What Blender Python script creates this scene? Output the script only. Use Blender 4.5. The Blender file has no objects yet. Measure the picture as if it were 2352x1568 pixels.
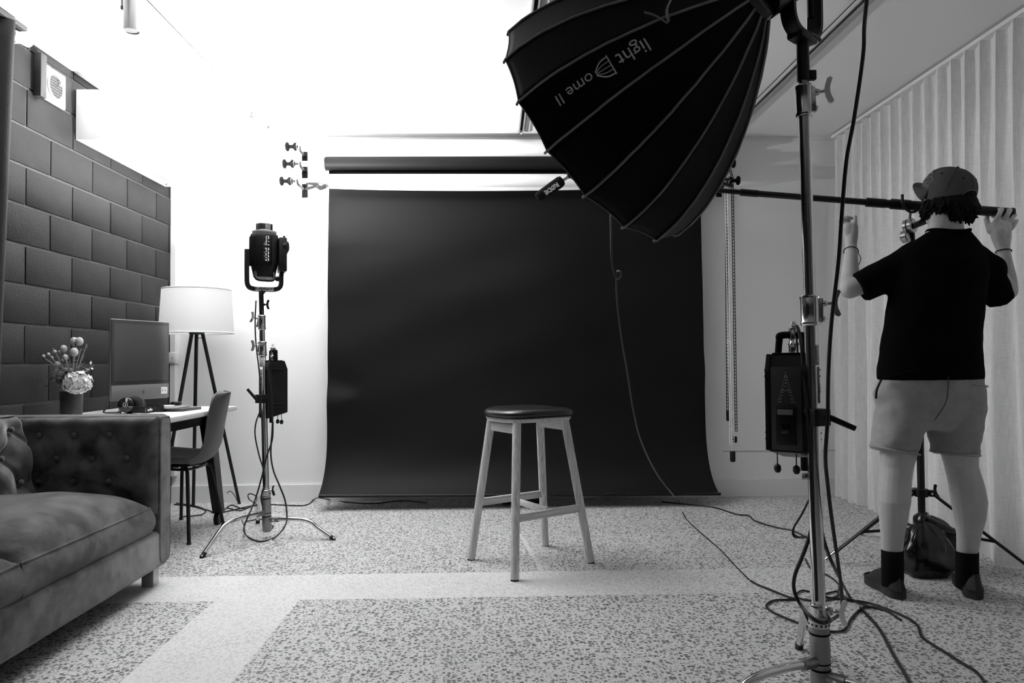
import bpy, bmesh, math, random
from mathutils import Vector as V, Matrix as M
random.seed(7)
S = bpy.context.scene
COL = S.collection
PI = math.pi

# ------------------------------------------------------------------ camera
F = 1650.0                                   # focal length in pixels of the 2352 x 1568 frame
CAM = V((0, 0, 1.02))
ROT = (M.Rotation(-math.atan(41 / F), 3, 'Z') @ M.Rotation(PI / 2 + math.atan(44 / F), 3, 'X') @ M.Rotation(-.0075, 3, 'Z'))
cd = bpy.data.cameras.new('camera'); cam = bpy.data.objects.new('camera', cd); COL.objects.link(cam)
cd.sensor_width = 36; cd.lens = 36 * F / 2352; cd.clip_start = .02
cam.matrix_world = M.Translation(CAM) @ ROT.to_4x4()
S.camera = cam

# ------------------------------------------------------------------ world, lights, exposure
w = bpy.data.worlds.new('world'); S.world = w; w.use_nodes = True
w.node_tree.nodes['Background'].inputs[0].default_value = (.5, .5, .5, 1)
w.node_tree.nodes['Background'].inputs[1].default_value = .15
S.view_settings.view_transform = 'Standard'; S.view_settings.look = 'None'
S.view_settings.gamma = 1; S.view_settings.use_curve_mapping = False
S.view_settings.exposure = 0.0

LAMP_HEAD = V((-1.372, 4.25, 1.80))          # upturned lamp on the far stand: its beam bounces off the ceiling
ld = bpy.data.lights.new('upturned_lamp_beam', 'AREA'); lo = bpy.data.objects.new('upturned_lamp_beam', ld); COL.objects.link(lo)
ld.shape = 'DISK'; ld.size = .085; ld.energy = 168
lo.location = LAMP_HEAD + V((.012, 0, .045)); lo.rotation_euler = (PI, 0, 0)
# daylight outside the curtained window in the right wall
wd_ = bpy.data.lights.new('window_daylight', 'AREA'); wo = bpy.data.objects.new('window_daylight', wd_); COL.objects.link(wo)
wd_.shape = 'RECTANGLE'; wd_.size = 2.1; wd_.size_y = 3.9; wd_.energy = 45
wo.location = (3.05, 2.9, 1.25); wo.rotation_euler = (0, PI / 2, 0)

# ------------------------------------------------------------------ measuring helpers
def ray(x, y): return ROT @ V(((x - 1176) / F, -(y - 784) / F, -1))
def at(x, y, Y): d = ray(x, y); return CAM + d * (Y / d.y)
def atx(x, y, X): d = ray(x, y); return CAM + d * (X / d.x)
def fl(x, y, z=0.0): d = ray(x, y); return CAM + d * ((z - CAM.z) / d.z)

# ------------------------------------------------------------------ materials
MATS = {}
def mat(name, c, rough=.6, metal=0.0, spec=.5, bump=0, bscale=60, var=0, vscale=4, stretch=None, sheen=0, coat=0, trans=0, emit=0):
    if name in MATS: return MATS[name]
    m = bpy.data.materials.new(name); m.use_nodes = True; nt = m.node_tree; N = nt.nodes; L = nt.links
    b = N['Principled BSDF']
    b.inputs['Base Color'].default_value = (c, c, c, 1); b.inputs['Roughness'].default_value = rough
    b.inputs['Metallic'].default_value = metal; b.inputs['Specular IOR Level'].default_value = spec
    if sheen: b.inputs['Sheen Weight'].default_value = sheen; b.inputs['Sheen Roughness'].default_value = .35
    if coat: b.inputs['Coat Weight'].default_value = coat
    if emit: b.inputs['Emission Color'].default_value = (1, 1, 1, 1); b.inputs['Emission Strength'].default_value = emit
    if bump or var:
        tc = N.new('ShaderNodeTexCoord'); mp = N.new('ShaderNodeMapping'); L.new(tc.outputs['Object'], mp.inputs['Vector'])
        if stretch: mp.inputs['Scale'].default_value = stretch
        if bump:
            n = N.new('ShaderNodeTexNoise'); n.inputs['Scale'].default_value = bscale; n.inputs['Detail'].default_value = 5
            L.new(mp.outputs[0], n.inputs['Vector'])
            bp = N.new('ShaderNodeBump'); bp.inputs['Strength'].default_value = bump; bp.inputs['Distance'].default_value = .01
            L.new(n.outputs[0], bp.inputs['Height']); L.new(bp.outputs[0], b.inputs['Normal'])
        if var:
            n = N.new('ShaderNodeTexNoise'); n.inputs['Scale'].default_value = vscale; n.inputs['Detail'].default_value = 6
            n.inputs['Roughness'].default_value = .65
            L.new(mp.outputs[0], n.inputs['Vector'])
            r = N.new('ShaderNodeValToRGB'); r.color_ramp.elements[0].position = .3; r.color_ramp.elements[1].position = .7
            lo_, hi_ = c * (1 - var), c * (1 + var)
            r.color_ramp.elements[0].color = (lo_, lo_, lo_, 1); r.color_ramp.elements[1].color = (hi_, hi_, hi_, 1)
            L.new(n.outputs[0], r.inputs[0]); L.new(r.outputs[0], b.inputs['Base Color'])
    MATS[name] = m
    return m

def nodes_mat(name):
    m = bpy.data.materials.new(name); m.use_nodes = True; MATS[name] = m
    return m, m.node_tree.nodes, m.node_tree.links, m.node_tree.nodes['Principled BSDF']

WHITE = mat('white_paint', .88, .55, bump=.02, bscale=120)
CEIL = mat('ceiling_paint', .82, .7)
TRIMW = mat('white_gloss_trim', .80, .35)
WPLAST = mat('white_plastic', .78, .35)
BLK = mat('black_plastic', .006, .42, spec=.3)
BLKM = mat('black_matt', .004, .8, spec=.12)
BLKG = mat('black_gloss', .006, .18)
BLKMET = mat('black_powdercoat', .009, .42, spec=.3)
RUB = mat('black_rubber', .008, .5)
CHROME = mat('chrome', .72, .16, 1.0, bump=.02, bscale=200)
STEEL = mat('dull_cast_metal', .30, .42, 1.0, bump=.15, bscale=180)
DGREY = mat('dark_grey_plastic', .035, .45)
MGREY = mat('mid_grey_plastic', .18, .45)
LGREY = mat('light_grey_print', .55, .6)
PRINT = mat('white_print', .80, .6)
DPRINT = mat('dark_print', .02, .6)
TAPE = mat('white_tape', .72, .6, var=.15, vscale=40)

# ------------------------------------------------------------------ mesh building
def orth(d):
    d = V(d).normalized()
    u = d.cross(V((0, 0, 1)))
    if u.length < 1e-4: u = V((1, 0, 0))
    u.normalize(); v = d.cross(u).normalized()
    return u, v
def spl(pts, n=8, closed=False):
    P = [V(p) for p in pts]; out = []
    m = len(P); rng = m if closed else m - 1
    for i in range(rng):
        p1, p2 = P[i], P[(i + 1) % m]
        p0 = P[i - 1] if (i > 0 or closed) else p1 * 2 - p2
        p3 = P[(i + 2) % m] if (i + 2 < m or closed) else p2 * 2 - p1
        for k in range(n):
            t = k / n
            out.append(.5 * ((2 * p1) + (p2 - p0) * t + (2 * p0 - 5 * p1 + 4 * p2 - p3) * t * t + (3 * p1 - p0 - 3 * p2 + p3) * t ** 3))
    if not closed: out.append(P[-1])
    return out
def offs(o):
    r = V((0, 0, 0))
    while o is not None: r += o.location; o = o.parent
    return r

class MB:
    def __init__(s): s.v = []; s.f = []
    def add(s, vs, fs):
        b = len(s.v); s.v += [V(p) for p in vs]; s.f += [[i + b for i in f] for f in fs]; return s
    def bm(s, bm):
        bm.verts.index_update()
        s.add([v.co.copy() for v in bm.verts], [[v.index for v in f.verts] for f in bm.faces]); bm.free(); return s
    def box(s, c, d, R=None, b=0, seg=2):
        bm = bmesh.new(); bmesh.ops.create_cube(bm, size=1)
        bmesh.ops.scale(bm, vec=V(d), verts=bm.verts)
        if b: bmesh.ops.bevel(bm, geom=bm.edges[:], offset=min(b, .49 * min(d)), segments=seg, affect='EDGES', profile=.5)
        if R is not None: bmesh.ops.rotate(bm, cent=(0, 0, 0), matrix=R, verts=bm.verts)
        bmesh.ops.translate(bm, vec=V(c), verts=bm.verts)
        return s.bm(bm)
    def ring(s, c, u, v, ru, rv=None, n=16, ph=0):
        rv = ru if rv is None else rv
        return [V(c) + u * (ru * math.cos(ph + 2 * PI * k / n)) + v * (rv * math.sin(ph + 2 * PI * k / n)) for k in range(n)]
    def loft(s, rings, cap0=True, cap1=True, closed=False):
        n = len(rings[0]); vs = [p for r in rings for p in r]; fs = []
        m = len(rings)
        for i in range(m if closed else m - 1):
            for k in range(n):
                k2 = (k + 1) % n; j = (i + 1) % m
                fs.append([i * n + k, i * n + k2, j * n + k2, j * n + k])
        if not closed:
            if cap0: fs.append(list(range(n))[::-1])
            if cap1: fs.append([(m - 1) * n + k for k in range(n)])
        return s.add(vs, fs)
    def cyl(s, a, b, r0, r1=None, n=16, cap=True):
        a, b = V(a), V(b); r1 = r0 if r1 is None else r1
        u, v = orth(b - a)
        return s.loft([s.ring(a, u, v, r0, n=n), s.ring(b, u, v, r1, n=n)], cap, cap)
    def tube(s, pts, r, n=8, closed=False, flat=1.0):
        P = [V(p) for p in pts]; rings = []; m = len(P); u = None
        for i in range(m):
            a = P[i - 1] if (i > 0 or closed) else P[i]; b = P[(i + 1) % m] if (i < m - 1 or closed) else P[i]
            d = (b - a).normalized() if (b - a).length > 1e-9 else V((0, 0, 1))
            if u is None: u, v = orth(d)
            else:
                u = u - d * u.dot(d)
                u = u.normalized() if u.length > 1e-6 else orth(d)[0]
                v = d.cross(u)
            rr = r[i] if isinstance(r, (list, tuple)) else r
            rings.append(s.ring(P[i], u, v, rr, rr * flat, n=n))
        return s.loft(rings, closed=closed)
    def lathe(s, prof, c, axis=(0, 0, 1), n=24, caps=True):
        ax = V(axis).normalized(); u, v = orth(ax)
        return s.loft([s.ring(V(c) + ax * z, u, v, max(r, 1e-5), n=n) for r, z in prof], caps, caps)
    def ball(s, c, r, R=None, n=12):
        bm = bmesh.new(); bmesh.ops.create_uvsphere(bm, u_segments=n, v_segments=max(6, n // 2 + 1), radius=1)
        r = V((r, r, r)) if not hasattr(r, '__len__') else V(r)
        bmesh.ops.scale(bm, vec=r, verts=bm.verts)
        if R is not None: bmesh.ops.rotate(bm, cent=(0, 0, 0), matrix=R, verts=bm.verts)
        bmesh.ops.translate(bm, vec=V(c), verts=bm.verts)
        return s.bm(bm)
    def prism(s, pts, o, u, v, w):
        """outline pts (a, b) in the plane o + a u + b v, extruded along vector w"""
        o, u, v, w = V(o), V(u), V(v), V(w); n = len(pts)
        A = [o + u * a + v * b for a, b in pts]; B = [p + w for p in A]
        return s.add(A + B, [list(range(n))[::-1], list(range(n, 2 * n))] + [[k, (k + 1) % n, n + (k + 1) % n, n + k] for k in range(n)])
    def chain(s, pts, rad, n=12):
        """overlapping balls and cones, for later remeshing"""
        P = [V(p) for p in pts]
        for i, p in enumerate(P):
            s.ball(p, rad[i], n=n)
            if i: s.cyl(P[i - 1], p, rad[i - 1], rad[i], n=n)
        return s
    def grid(s, nu, nv, fn, wrap=False):
        vs = [fn(i / (nu if wrap else nu - 1), j / (nv - 1)) for j in range(nv) for i in range(nu)]
        fs = [[j * nu + i, j * nu + (i + 1) % nu, (j + 1) * nu + (i + 1) % nu, (j + 1) * nu + i] for j in range(nv - 1) for i in range(nu if wrap else nu - 1)]
        return s.add(vs, fs)
    def build(s, name, m, parent=None, smooth=40, solid=0, subd=0, recalc=True):
        me = bpy.data.meshes.new(name)
        if parent is None:
            xs = [p.x for p in s.v]; ys = [p.y for p in s.v]; zs = [p.z for p in s.v]
            o0 = V(((min(xs) + max(xs)) / 2, (min(ys) + max(ys)) / 2, min(zs)))
        else: o0 = offs(parent)
        me.from_pydata([tuple(p - o0) for p in s.v], [], s.f); me.validate()
        if recalc:
            bm = bmesh.new(); bm.from_mesh(me); bmesh.ops.recalc_face_normals(bm, faces=bm.faces); bm.to_mesh(me); bm.free()
        if smooth:
            for p in me.polygons: p.use_smooth = True
            me.set_sharp_from_angle(angle=math.radians(smooth))
        me.materials.append(m)
        o = bpy.data.objects.new(name, me); COL.objects.link(o)
        if parent is None: o.location = o0
        else: o.parent = parent
        if solid:
            md = o.modifiers.new('solid', 'SOLIDIFY'); md.thickness = solid; md.offset = 0
        if subd:
            md = o.modifiers.new('subd', 'SUBSURF'); md.levels = subd; md.render_levels = subd
        return o
def tag(o, label=None, cat=None, group=None, kind=None):
    if label: o['label'] = label
    if cat: o['category'] = cat
    if group: o['group'] = group
    if kind: o['kind'] = kind
    return o
def thing(name, loc, label, cat, group=None):
    o = bpy.data.objects.new(name, None); COL.objects.link(o); o.location = V(loc); o.empty_display_size = .1
    return tag(o, label, cat, group)
def struct(o): o['kind'] = 'structure'; return o
def remesh(o, vox, it=6, fac=.5):
    md = o.modifiers.new('remesh', 'REMESH'); md.mode = 'VOXEL'; md.voxel_size = vox; md.use_smooth_shade = True
    if it:
        sm = o.modifiers.new('smooth', 'SMOOTH'); sm.iterations = it; sm.factor = fac
    return o
def lettering(name, txt, size, o, u, v, m, parent, depth=.0006, bold=0, align='CENTER'):
    """flat print: text as a thin mesh, o = centre, u = reading direction, v = up"""
    c = bpy.data.curves.new(name, 'FONT'); c.body = txt; c.size = size; c.align_x = align; c.align_y = 'CENTER'
    c.extrude = depth; c.offset = bold; c.resolution_u = 3
    t = bpy.data.objects.new(name, c); COL.objects.link(t)
    dg = bpy.context.evaluated_depsgraph_get(); dg.update()
    me = bpy.data.meshes.new_from_object(t.evaluated_get(dg)); bpy.data.objects.remove(t); bpy.data.curves.remove(c)
    u = V(u).normalized(); v = V(v); v = (v - u * v.dot(u)).normalized(); w_ = u.cross(v)
    b = MB(); b.add([V(o) + u * p.co.x + v * p.co.y + w_ * p.co.z for p in me.vertices], [list(f.vertices) for f in me.polygons])
    bpy.data.meshes.remove(me)
    return b.build(name, m, parent, smooth=0, recalc=False)
def rotz(a): return M.Rotation(a, 3, 'Z')
def basis(u, v):
    """rotation matrix whose x and y axes are u and v"""
    u = V(u).normalized(); v = V(v); v = (v - u * v.dot(u)).normalized(); w_ = u.cross(v)
    return M((u, v, w_)).transposed()
# ------------------------------------------------------------------ the room
XL, XR, YB, YF, ZC = -2.36, 2.72, 5.335, -2.6, 2.695

# floor: ground aggregate concrete with paler filled trenches
m, N, L, B = nodes_mat('aggregate_concrete')
tc = N.new('ShaderNodeTexCoord'); obj_c = tc.outputs['Object']
def math_n(op, a, b=None, clamp=False):
    n = N.new('ShaderNodeMath'); n.operation = op; n.use_clamp = clamp
    for i, x in enumerate((a, b)):
        if x is None: continue
        if isinstance(x, (int, float)): n.inputs[i].default_value = x
        else: L.new(x, n.inputs[i])
    return n.outputs[0]
def noise_n(scale, detail=3, vec=None):
    n = N.new('ShaderNodeTexNoise'); n.inputs['Scale'].default_value = scale; n.inputs['Detail'].default_value = detail
    L.new(vec if vec is not None else obj_c, n.inputs['Vector']); return n
nz = noise_n(38, 2)
mx = N.new('ShaderNodeMix'); mx.data_type = 'VECTOR'; mx.inputs['Factor'].default_value = .012
L.new(obj_c, mx.inputs[4]); L.new(nz.outputs['Color'], mx.inputs[5])
def stones(scale, thr, soft, keep):
    vo = N.new('ShaderNodeTexVoronoi'); vo.feature = 'F1'; vo.inputs['Scale'].default_value = scale; vo.inputs['Randomness'].default_value = .95
    L.new(mx.outputs[1], vo.inputs['Vector'])
    sep = N.new('ShaderNodeSeparateColor'); L.new(vo.outputs['Color'], sep.inputs[0])
    # each cell has its own stone size, and some cells have none
    size = math_n('ADD', keep, math_n('MULTIPLY', sep.outputs[0], thr))
    d = math_n('SUBTRACT', size, vo.outputs['Distance'])
    return math_n('MULTIPLY', d, 1 / soft, True), sep.outputs[1]
s1, t1 = stones(64, .30, .07, .25)
s2, t2 = stones(150, .46, .10, .10)
sx = N.new('ShaderNodeSeparateXYZ'); L.new(obj_c, sx.inputs[0])
wob = noise_n(5, 3)
wv = math_n('MULTIPLY', math_n('SUBTRACT', wob.outputs[0], .5), .012)
def inside(c, lo_, hi_):
    c = math_n('ADD', c, wv)
    return math_n('MULTIPLY', math_n('GREATER_THAN', c, lo_), math_n('LESS_THAN', c, hi_))
right_fade = math_n('SUBTRACT', 1.0, math_n('MULTIPLY', math_n('SUBTRACT', sx.outputs[0], .3), .55), True)
band_x = math_n('MULTIPLY', inside(sx.outputs[1], 3.135, 3.50), right_fade)
band_y = math_n('MULTIPLY', inside(sx.outputs[0], -1.205, -.845), math_n('LESS_THAN', sx.outputs[1], 3.3))
cut_x = math_n('ABSOLUTE', math_n('ADD', math_n('SUBTRACT', sx.outputs[0], .150), math_n('MULTIPLY', math_n('SUBTRACT', sx.outputs[1], 4.2), .11)))
cut = math_n('MULTIPLY', math_n('LESS_THAN', cut_x, .011), inside(sx.outputs[1], 3.5, 4.28))
band = math_n('MAXIMUM', math_n('MAXIMUM', band_x, band_y), math_n('MULTIPLY', cut, .8))
thin = noise_n(3.5, 4)
fade = math_n('ADD', math_n('MULTIPLY', band, math_n('ADD', .50, math_n('MULTIPLY', thin.outputs[0], .5))), 0, True)
keep_st = math_n('SUBTRACT', 1, fade)
st = math_n('MAXIMUM', math_n('MULTIPLY', s1, keep_st), math_n('MULTIPLY', s2, math_n('MULTIPLY', math_n('SUBTRACT', 1.15, fade), .75)))
cem = noise_n(2.2, 6)
cem2 = noise_n(160, 3)
cv = math_n('ADD', math_n('ADD', math_n('ADD', .46, math_n('MULTIPLY', fade, .14)), math_n('MULTIPLY', cem.outputs[0], .16)), math_n('MULTIPLY', cem2.outputs[0], .12))
sv = math_n('ADD', .075, math_n('MULTIPLY', t1, .12))
col = math_n('ADD', math_n('MULTIPLY', cv, math_n('SUBTRACT', 1, st)), math_n('MULTIPLY', sv, st))
cc = N.new('ShaderNodeCombineColor')
for i in range(3): L.new(col, cc.inputs[i])
L.new(cc.outputs[0], B.inputs['Base Color']); B.inputs['Roughness'].default_value = .5
B.inputs['Specular IOR Level'].default_value = .35
bp = N.new('ShaderNodeBump'); bp.inputs['Strength'].default_value = .08; bp.inputs['Distance'].default_value = .004; L.new(cem2.outputs[0], bp.inputs['Height'])
L.new(bp.outputs[0], B.inputs['Normal'])
FLOOR = m
def slab(name, lo_, hi_, mt):
    a, b = V(lo_), V(hi_)
    o = MB().box((a + b) / 2, b - a).build(name, mt, None, smooth=0)
    # keep object coordinates equal to world coordinates on the setting
    for v in o.data.vertices: v.co += o.location
    o.location = (0, 0, 0)
    return struct(o)
slab('floor', (-3, YF - .2, -.15), (3.2, YB + .2, 0), FLOOR)
slab('ceiling', (-3, YF - .2, ZC), (3.2, YB + .2, ZC + .15), CEIL)
slab('wall_back', (-2.6, YB, 0), (3.2, YB + .15, ZC), WHITE)
wr_ = slab('wall_right', (XR, YF, 0), (XR + .15, .95, ZC), WHITE)
for lo_, hi_ in (((XR, 4.85, 0), (XR + .15, YB, ZC)), ((XR, .95, 0), (XR + .15, 4.85, .20)), ((XR, .95, 2.30), (XR + .15, 4.85, ZC))):
    a, b = V(lo_), V(hi_); MB().box((a + b) / 2, b - a).build('wall_panel', WHITE, wr_, smooth=0)
gm, N, L, B = nodes_mat('window_glass')
tr = N.new('ShaderNodeBsdfTransparent'); tr.inputs[0].default_value = (.9, .9, .9, 1); gl = N.new('ShaderNodeBsdfGlossy'); gl.inputs['Roughness'].default_value = .05
mxs = N.new('ShaderNodeMixShader'); mxs.inputs[0].default_value = .06
L.new(tr.outputs[0], mxs.inputs[1]); L.new(gl.outputs[0], mxs.inputs[2]); L.new(mxs.outputs[0], N['Material Output'].inputs['Surface'])
win = slab('window_1', (XR + .06, .95, .20), (XR + .10, 4.85, .25), mat('dark_window_frame', .05, .4))
for k in range(4):
    y = .95 + 3.9 * k / 3; MB().box((XR + .08, min(4.825, max(.975, y)), 1.25), (.04, .05, 2.1)).build('frame_bar', MATS['dark_window_frame'], win, 0)
MB().box((XR + .08, 2.9, 2.275), (.04, 3.9, .05)).build('frame_bar', MATS['dark_window_frame'], win, 0)
for k in range(3): MB().box((XR + .08, .95 + 1.3 * k + .65, 1.25), (.006, 1.25, 2.0)).build('pane', gm, win, 0)
slab('wall_front', (-3, YF - .15, 0), (3.2, YF, ZC), mat('dark_far_wall', .12, .8))

# left wall: painted concrete blocks over recessed mortar
m, N, L, B = nodes_mat('dark_painted_block')
tc = N.new('ShaderNodeTexCoord'); obj_c = tc.outputs['Object']
n1 = noise_n(90, 6); n2 = noise_n(7, 5)
vo = N.new('ShaderNodeTexVoronoi'); vo.inputs['Scale'].default_value = 70; L.new(obj_c, vo.inputs['Vector'])
pit = math_n('LESS_THAN', vo.outputs['Distance'], .10)
oi = N.new('ShaderNodeObjectInfo')
val = math_n('ADD', math_n('ADD', .009, math_n('MULTIPLY', n2.outputs[0], .011)), math_n('MULTIPLY', oi.outputs['Random'], .004))
val = math_n('MULTIPLY', val, math_n('SUBTRACT', 1, math_n('MULTIPLY', pit, .5)))
cc = N.new('ShaderNodeCombineColor')
for i in range(3): L.new(val, cc.inputs[i])
L.new(cc.outputs[0], B.inputs['Base Color']); B.inputs['Roughness'].default_value = .6; B.inputs['Specular IOR Level'].default_value = .18
bp = N.new('ShaderNodeBump'); bp.inputs['Strength'].default_value = .35; bp.inputs['Distance'].default_value = .006
L.new(math_n('SUBTRACT', n1.outputs[0], math_n('MULTIPLY', pit, .6)), bp.inputs['Height']); L.new(bp.outputs[0], B.inputs['Normal'])
BLOCK = m
MORTAR = mat('highlit_dark_mortar', .038, .55, bump=.4, bscale=70)  # paler than the blocks: colour stands in for light catching the joint ledges
wl = slab('wall_left', (XL - .25, YF, 0), (XL - .006, YB + .1, ZC), MORTAR)
bb = MB().box((0, 0, 0), (.05, .390, .189), b=.004, seg=2)
bme = bb.build('block', BLOCK, wl); bmesh_data = bme.data; bpy.data.objects.remove(bme)
def block(y0, y1, z0, z1):
    o = bpy.data.objects.new('block', bmesh_data); COL.objects.link(o); o.parent = wl
    o.location = (XL - .025 + random.uniform(-.0012, .0012), (y0 + y1) / 2, (z0 + z1) / 2)
    o.scale = (1, (y1 - y0) / .4, (z1 - z0) / .2)
for k in range(-1, 14):
    z0, z1 = .02 + .2 * k, .22 + .2 * k
    z0 = max(z0, 0); z1 = min(z1, ZC)
    if z1 - z0 < .02: continue
    ph = 3.669 if k % 2 else 3.469
    y = ph - 4 * .4
    while y < YB:
        block(max(y, 1.6), min(y + .4, YB), z0, z1); y += .4
slab_far = slab('wall_panel', (XL - .05, YF, 0), (XL, 1.6, ZC), BLOCK); slab_far.parent = wl; del slab_far['kind']

# trims
t = slab('baseboard_back', (XL, YB - .016, 0), (XR, YB, .125), TRIMW)
slab('trim_1', (XL, YB - .012, ZC - .032), (XR, YB, ZC), TRIMW)                      # cornice strip on the back wall
slab('trim_2', (XL, YB - .045, 0.2), (XL + .035, YB, ZC - .03), TRIMW)               # corner trunking
slab('trim_3', (XL, 2.6, ZC - .03), (XL + .03, YB, ZC), TRIMW)                        # cornice strip on the block wall
slab('trim_4', (1.70, YB - .006, .33), (XR, YB, .336), mat('grey_line', .45, .6))   # dado line on the back wall

# ceiling rails
def rail(x, y0, y1, mt, label, w_=.034, h=.022, side=0):
    t = thing('ceiling_rail', (x, (y0 + y1) / 2, ZC - h), label, 'rail', 'rails fixed along the ceiling')
    MB().box((x - w_ / 2 + .004, (y0 + y1) / 2, ZC - h / 2), (.008, y1 - y0, h)).build('flange', mt, t, 0)
    MB().box((x + w_ / 2 - .004, (y0 + y1) / 2, ZC - h / 2), (.008, y1 - y0, h)).build('flange', mt, t, 0)
    MB().box((x, (y0 + y1) / 2, ZC - .003), (w_, y1 - y0, .006)).build('slot', BLKM, t, 0)
    MB().box((x, y1 - .01, ZC - h / 2), (w_, .02, h)).build('end_cap', WPLAST, t, 0)
    if side: MB().box((x + side, (y0 + y1) / 2, ZC - .006), (.035, y1 - y0, .012)).build('cover_strip', mat('rail_cover', .5, .5), t, 0)
    return t
RAILM = mat('anodised_rail', .42, .4, .3)
rail(-1.60, 0.2, 5.09, WPLAST, 'white lighting track along the bright left side of the ceiling', .026, .018)
rail(.205, 0.2, 5.18, RAILM, 'grey slotted rail running down the middle of the ceiling', .036, .03, .045)
rail(1.72, 0.2, 5.2, RAILM, 'grey slotted rail on the ceiling between softbox and curtain', .04, .028, .045)

# cylinder spot hanging from the left track
p = at(308, 72, 3.19); p.x = -1.60
SPOTM = mat('satin_grey_spot', .42, .35, .4)
t = thing('track_spotlight', (p.x, p.y, p.z), 'grey cylindrical spotlight hanging from the ceiling track at top left', 'spotlight')
MB().lathe([(.030, .004), (.033, 0), (.033, .165), (.030, .170)], p, n=28).build('housing', SPOTM, t)
MB().lathe([(.029, .006), (.026, .012), (.012, .035)], p, n=24).build('reflector', CHROME, t)
MB().cyl(p + V((-.042, 0, .10)), p + V((-.042, 0, ZC - p.z - .018)), .005).build('arm', SPOTM, t)
MB().box(p + V((-.036, 0, .105)), (.018, .016, .016), b=.002).build('pivot', DGREY, t)
MB().box((p.x, p.y, ZC - .026), (.03, .12, .018), b=.003).build('adaptor', WPLAST, t)
# fitting on the same track nearer to the back wall
p = at(586, 266, 4.80); p.x = -1.60; p.z = ZC - .03
t = thing('track_fitting', p, 'white two-armed fitting on the track above the far lamp', 'ceiling fitting')
MB().box(p + V((-.062, 0, 0)), (.085, .03, .022), b=.010, seg=3).build('arm', mat('grey_fitting', .17, .5), t)
MB().box(p + V((.06, 0, 0)), (.06, .03, .022), b=.010, seg=3).build('arm', mat('grey_fitting', .17, .5), t)
MB().cyl(p + V((0, 0, -.012)), p + V((0, 0, .012)), .02).build('hub', WPLAST, t)
MB().box(p + V((0, -.03, -.014)), (.016, .02, .014), b=.002).build('clip', DGREY, t)

# split air conditioner on the block wall
y0, y1 = atx(181, 300, XL + .02).y, 5.19
zt, zb = atx(181, 210, XL).z, atx(181, 325, XL).z
prof = [(0, zb), (0, zt), (.115, zt), (.150, zt - .006), (.185, zt - .03), (.205, zt - .08), (.212, zt - .15), (.200, zt - .20), (.17, zb + .03), (.13, zb + .008), (.09, zb)]
t = thing('air_conditioner', (XL, (y0 + y1) / 2, zb), 'white wall-mounted air conditioner high on the block wall', 'air conditioner')
MB().prism(prof, (XL + .004, y0, 0), (1, 0, 0), (0, 0, 1), (0, y1 - y0, 0)).build('body', WPLAST, t, 30)
fp = [(a + .004, b) for a, b in prof[4:9]] + [(a - .004, b) for a, b in prof[4:9]][::-1]
MB().prism(fp, (XL + .006, y0 + .015, 0), (1, 0, 0), (0, 0, 1), (0, y1 - y0 - .03, 0)).build('front_panel', WPLAST, t, 30)
MB().box((XL + .125, (y0 + y1) / 2 - .0, zb + .006), (.07, y1 - y0 - .12, .012), b=.004).build('louvre', TRIMW, t)
MB().box((XL + .165, (y0 + y1) / 2, zb + .030), (.006, y1 - y0 - .10, .003)).build('seam', MGREY, t, 0)
MB().box((XL + .07, y1 - .08, zb - .006), (.02, .03, .016), b=.003).build('drain_stub', WPLAST, t)

# round vent in a square plate and the timber stop beside it
p0, p1 = atx(93, 196, XL), atx(145, 196, XL)
za, zb2 = atx(93, 140, XL).z, atx(93, 222, XL).z
yc, zc, hw = (p0.y + p1.y) / 2, (za + zb2) / 2 - .005, (p1.y - p0.y) / 2
t = thing('wall_vent', (XL, yc, zc - hw), 'white square wall vent with round grille opening on the block wall', 'vent')
MB().box((XL + .008, yc, zc), (.016, hw * 2, (za - zb2)), b=.006).build('plate', WPLAST, t)
MB().lathe([(.064, .0), (.072, .006), (.066, .012), (.060, .004)], (XL + .016, yc, zc), (1, 0, 0), n=32, caps=False).build('rim', WPLAST, t)
MB().cyl((XL + .0165, yc, zc), (XL + .018, yc, zc), .060, n=32).build('grille', mat('vent_mesh', .05, .6, var=.6, vscale=60), t)
for k in range(7):
    zz = zc - .045 + .015 * k; hl = math.sqrt(.058 ** 2 - (zz - zc) ** 2)
    MB().box((XL + .021, yc, zz), (.004, hl * 2, .003)).build('slat', DGREY, t, 0)
MB().cyl((XL + .018, yc + .03, zc + .02), (XL + .05, yc + .03, zc + .02), .006).build('pull_knob', WPLAST, t)
q0, q1 = atx(76, 170, XL), atx(90, 170, XL)
o = MB().box((XL + .02, (q0.y + q1.y) / 2, (atx(80, 122, XL).z + atx(80, 222, XL).z) / 2), (.04, (q1.y - q0.y), atx(80, 122, XL).z - atx(80, 222, XL).z), b=.003).build('timber_batten', mat('dark_batten', .03, .6, var=.4, vscale=12), None)
tag(o, 'short dark upright batten fixed beside the square wall vent', 'batten')
# small white cylinder near the ceiling at the edge of the dark curtain
p = atx(48, 88, XL + .07)
t = thing('wall_fitting', (p.x, p.y, p.z - .03), 'small white cylindrical fitting high on the block wall by the dark curtain', 'fitting')
MB().lathe([(.022, -.05), (.026, -.045), (.026, .045), (.022, .05)], p, (.25, 1, 0), n=20).build('body', WPLAST, t)
MB().box((XL + .03, p.y + .03, p.z), (.06, .02, .02), b=.003).build('bracket', WPLAST, t)

# power outlet box on the corner trunking
p = at(396, 822, YB - .03)
t = thing('power_outlet', (p.x, YB, p.z - .05), 'white power outlet on the back wall beside the monitor', 'power outlet')
MB().box((p.x, YB - .03, p.z), (.075, .06, .085), b=.006).build('box', WPLAST, t)
MB().box((p.x, YB - .062, p.z), (.06, .006, .07), b=.002).build('face_plate', TRIMW, t)
for dx in (-.012, .012): MB().box((p.x + dx, YB - .0655, p.z), (.004, .003, .012)).build('socket_slot', DGREY, t, 0)

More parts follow.
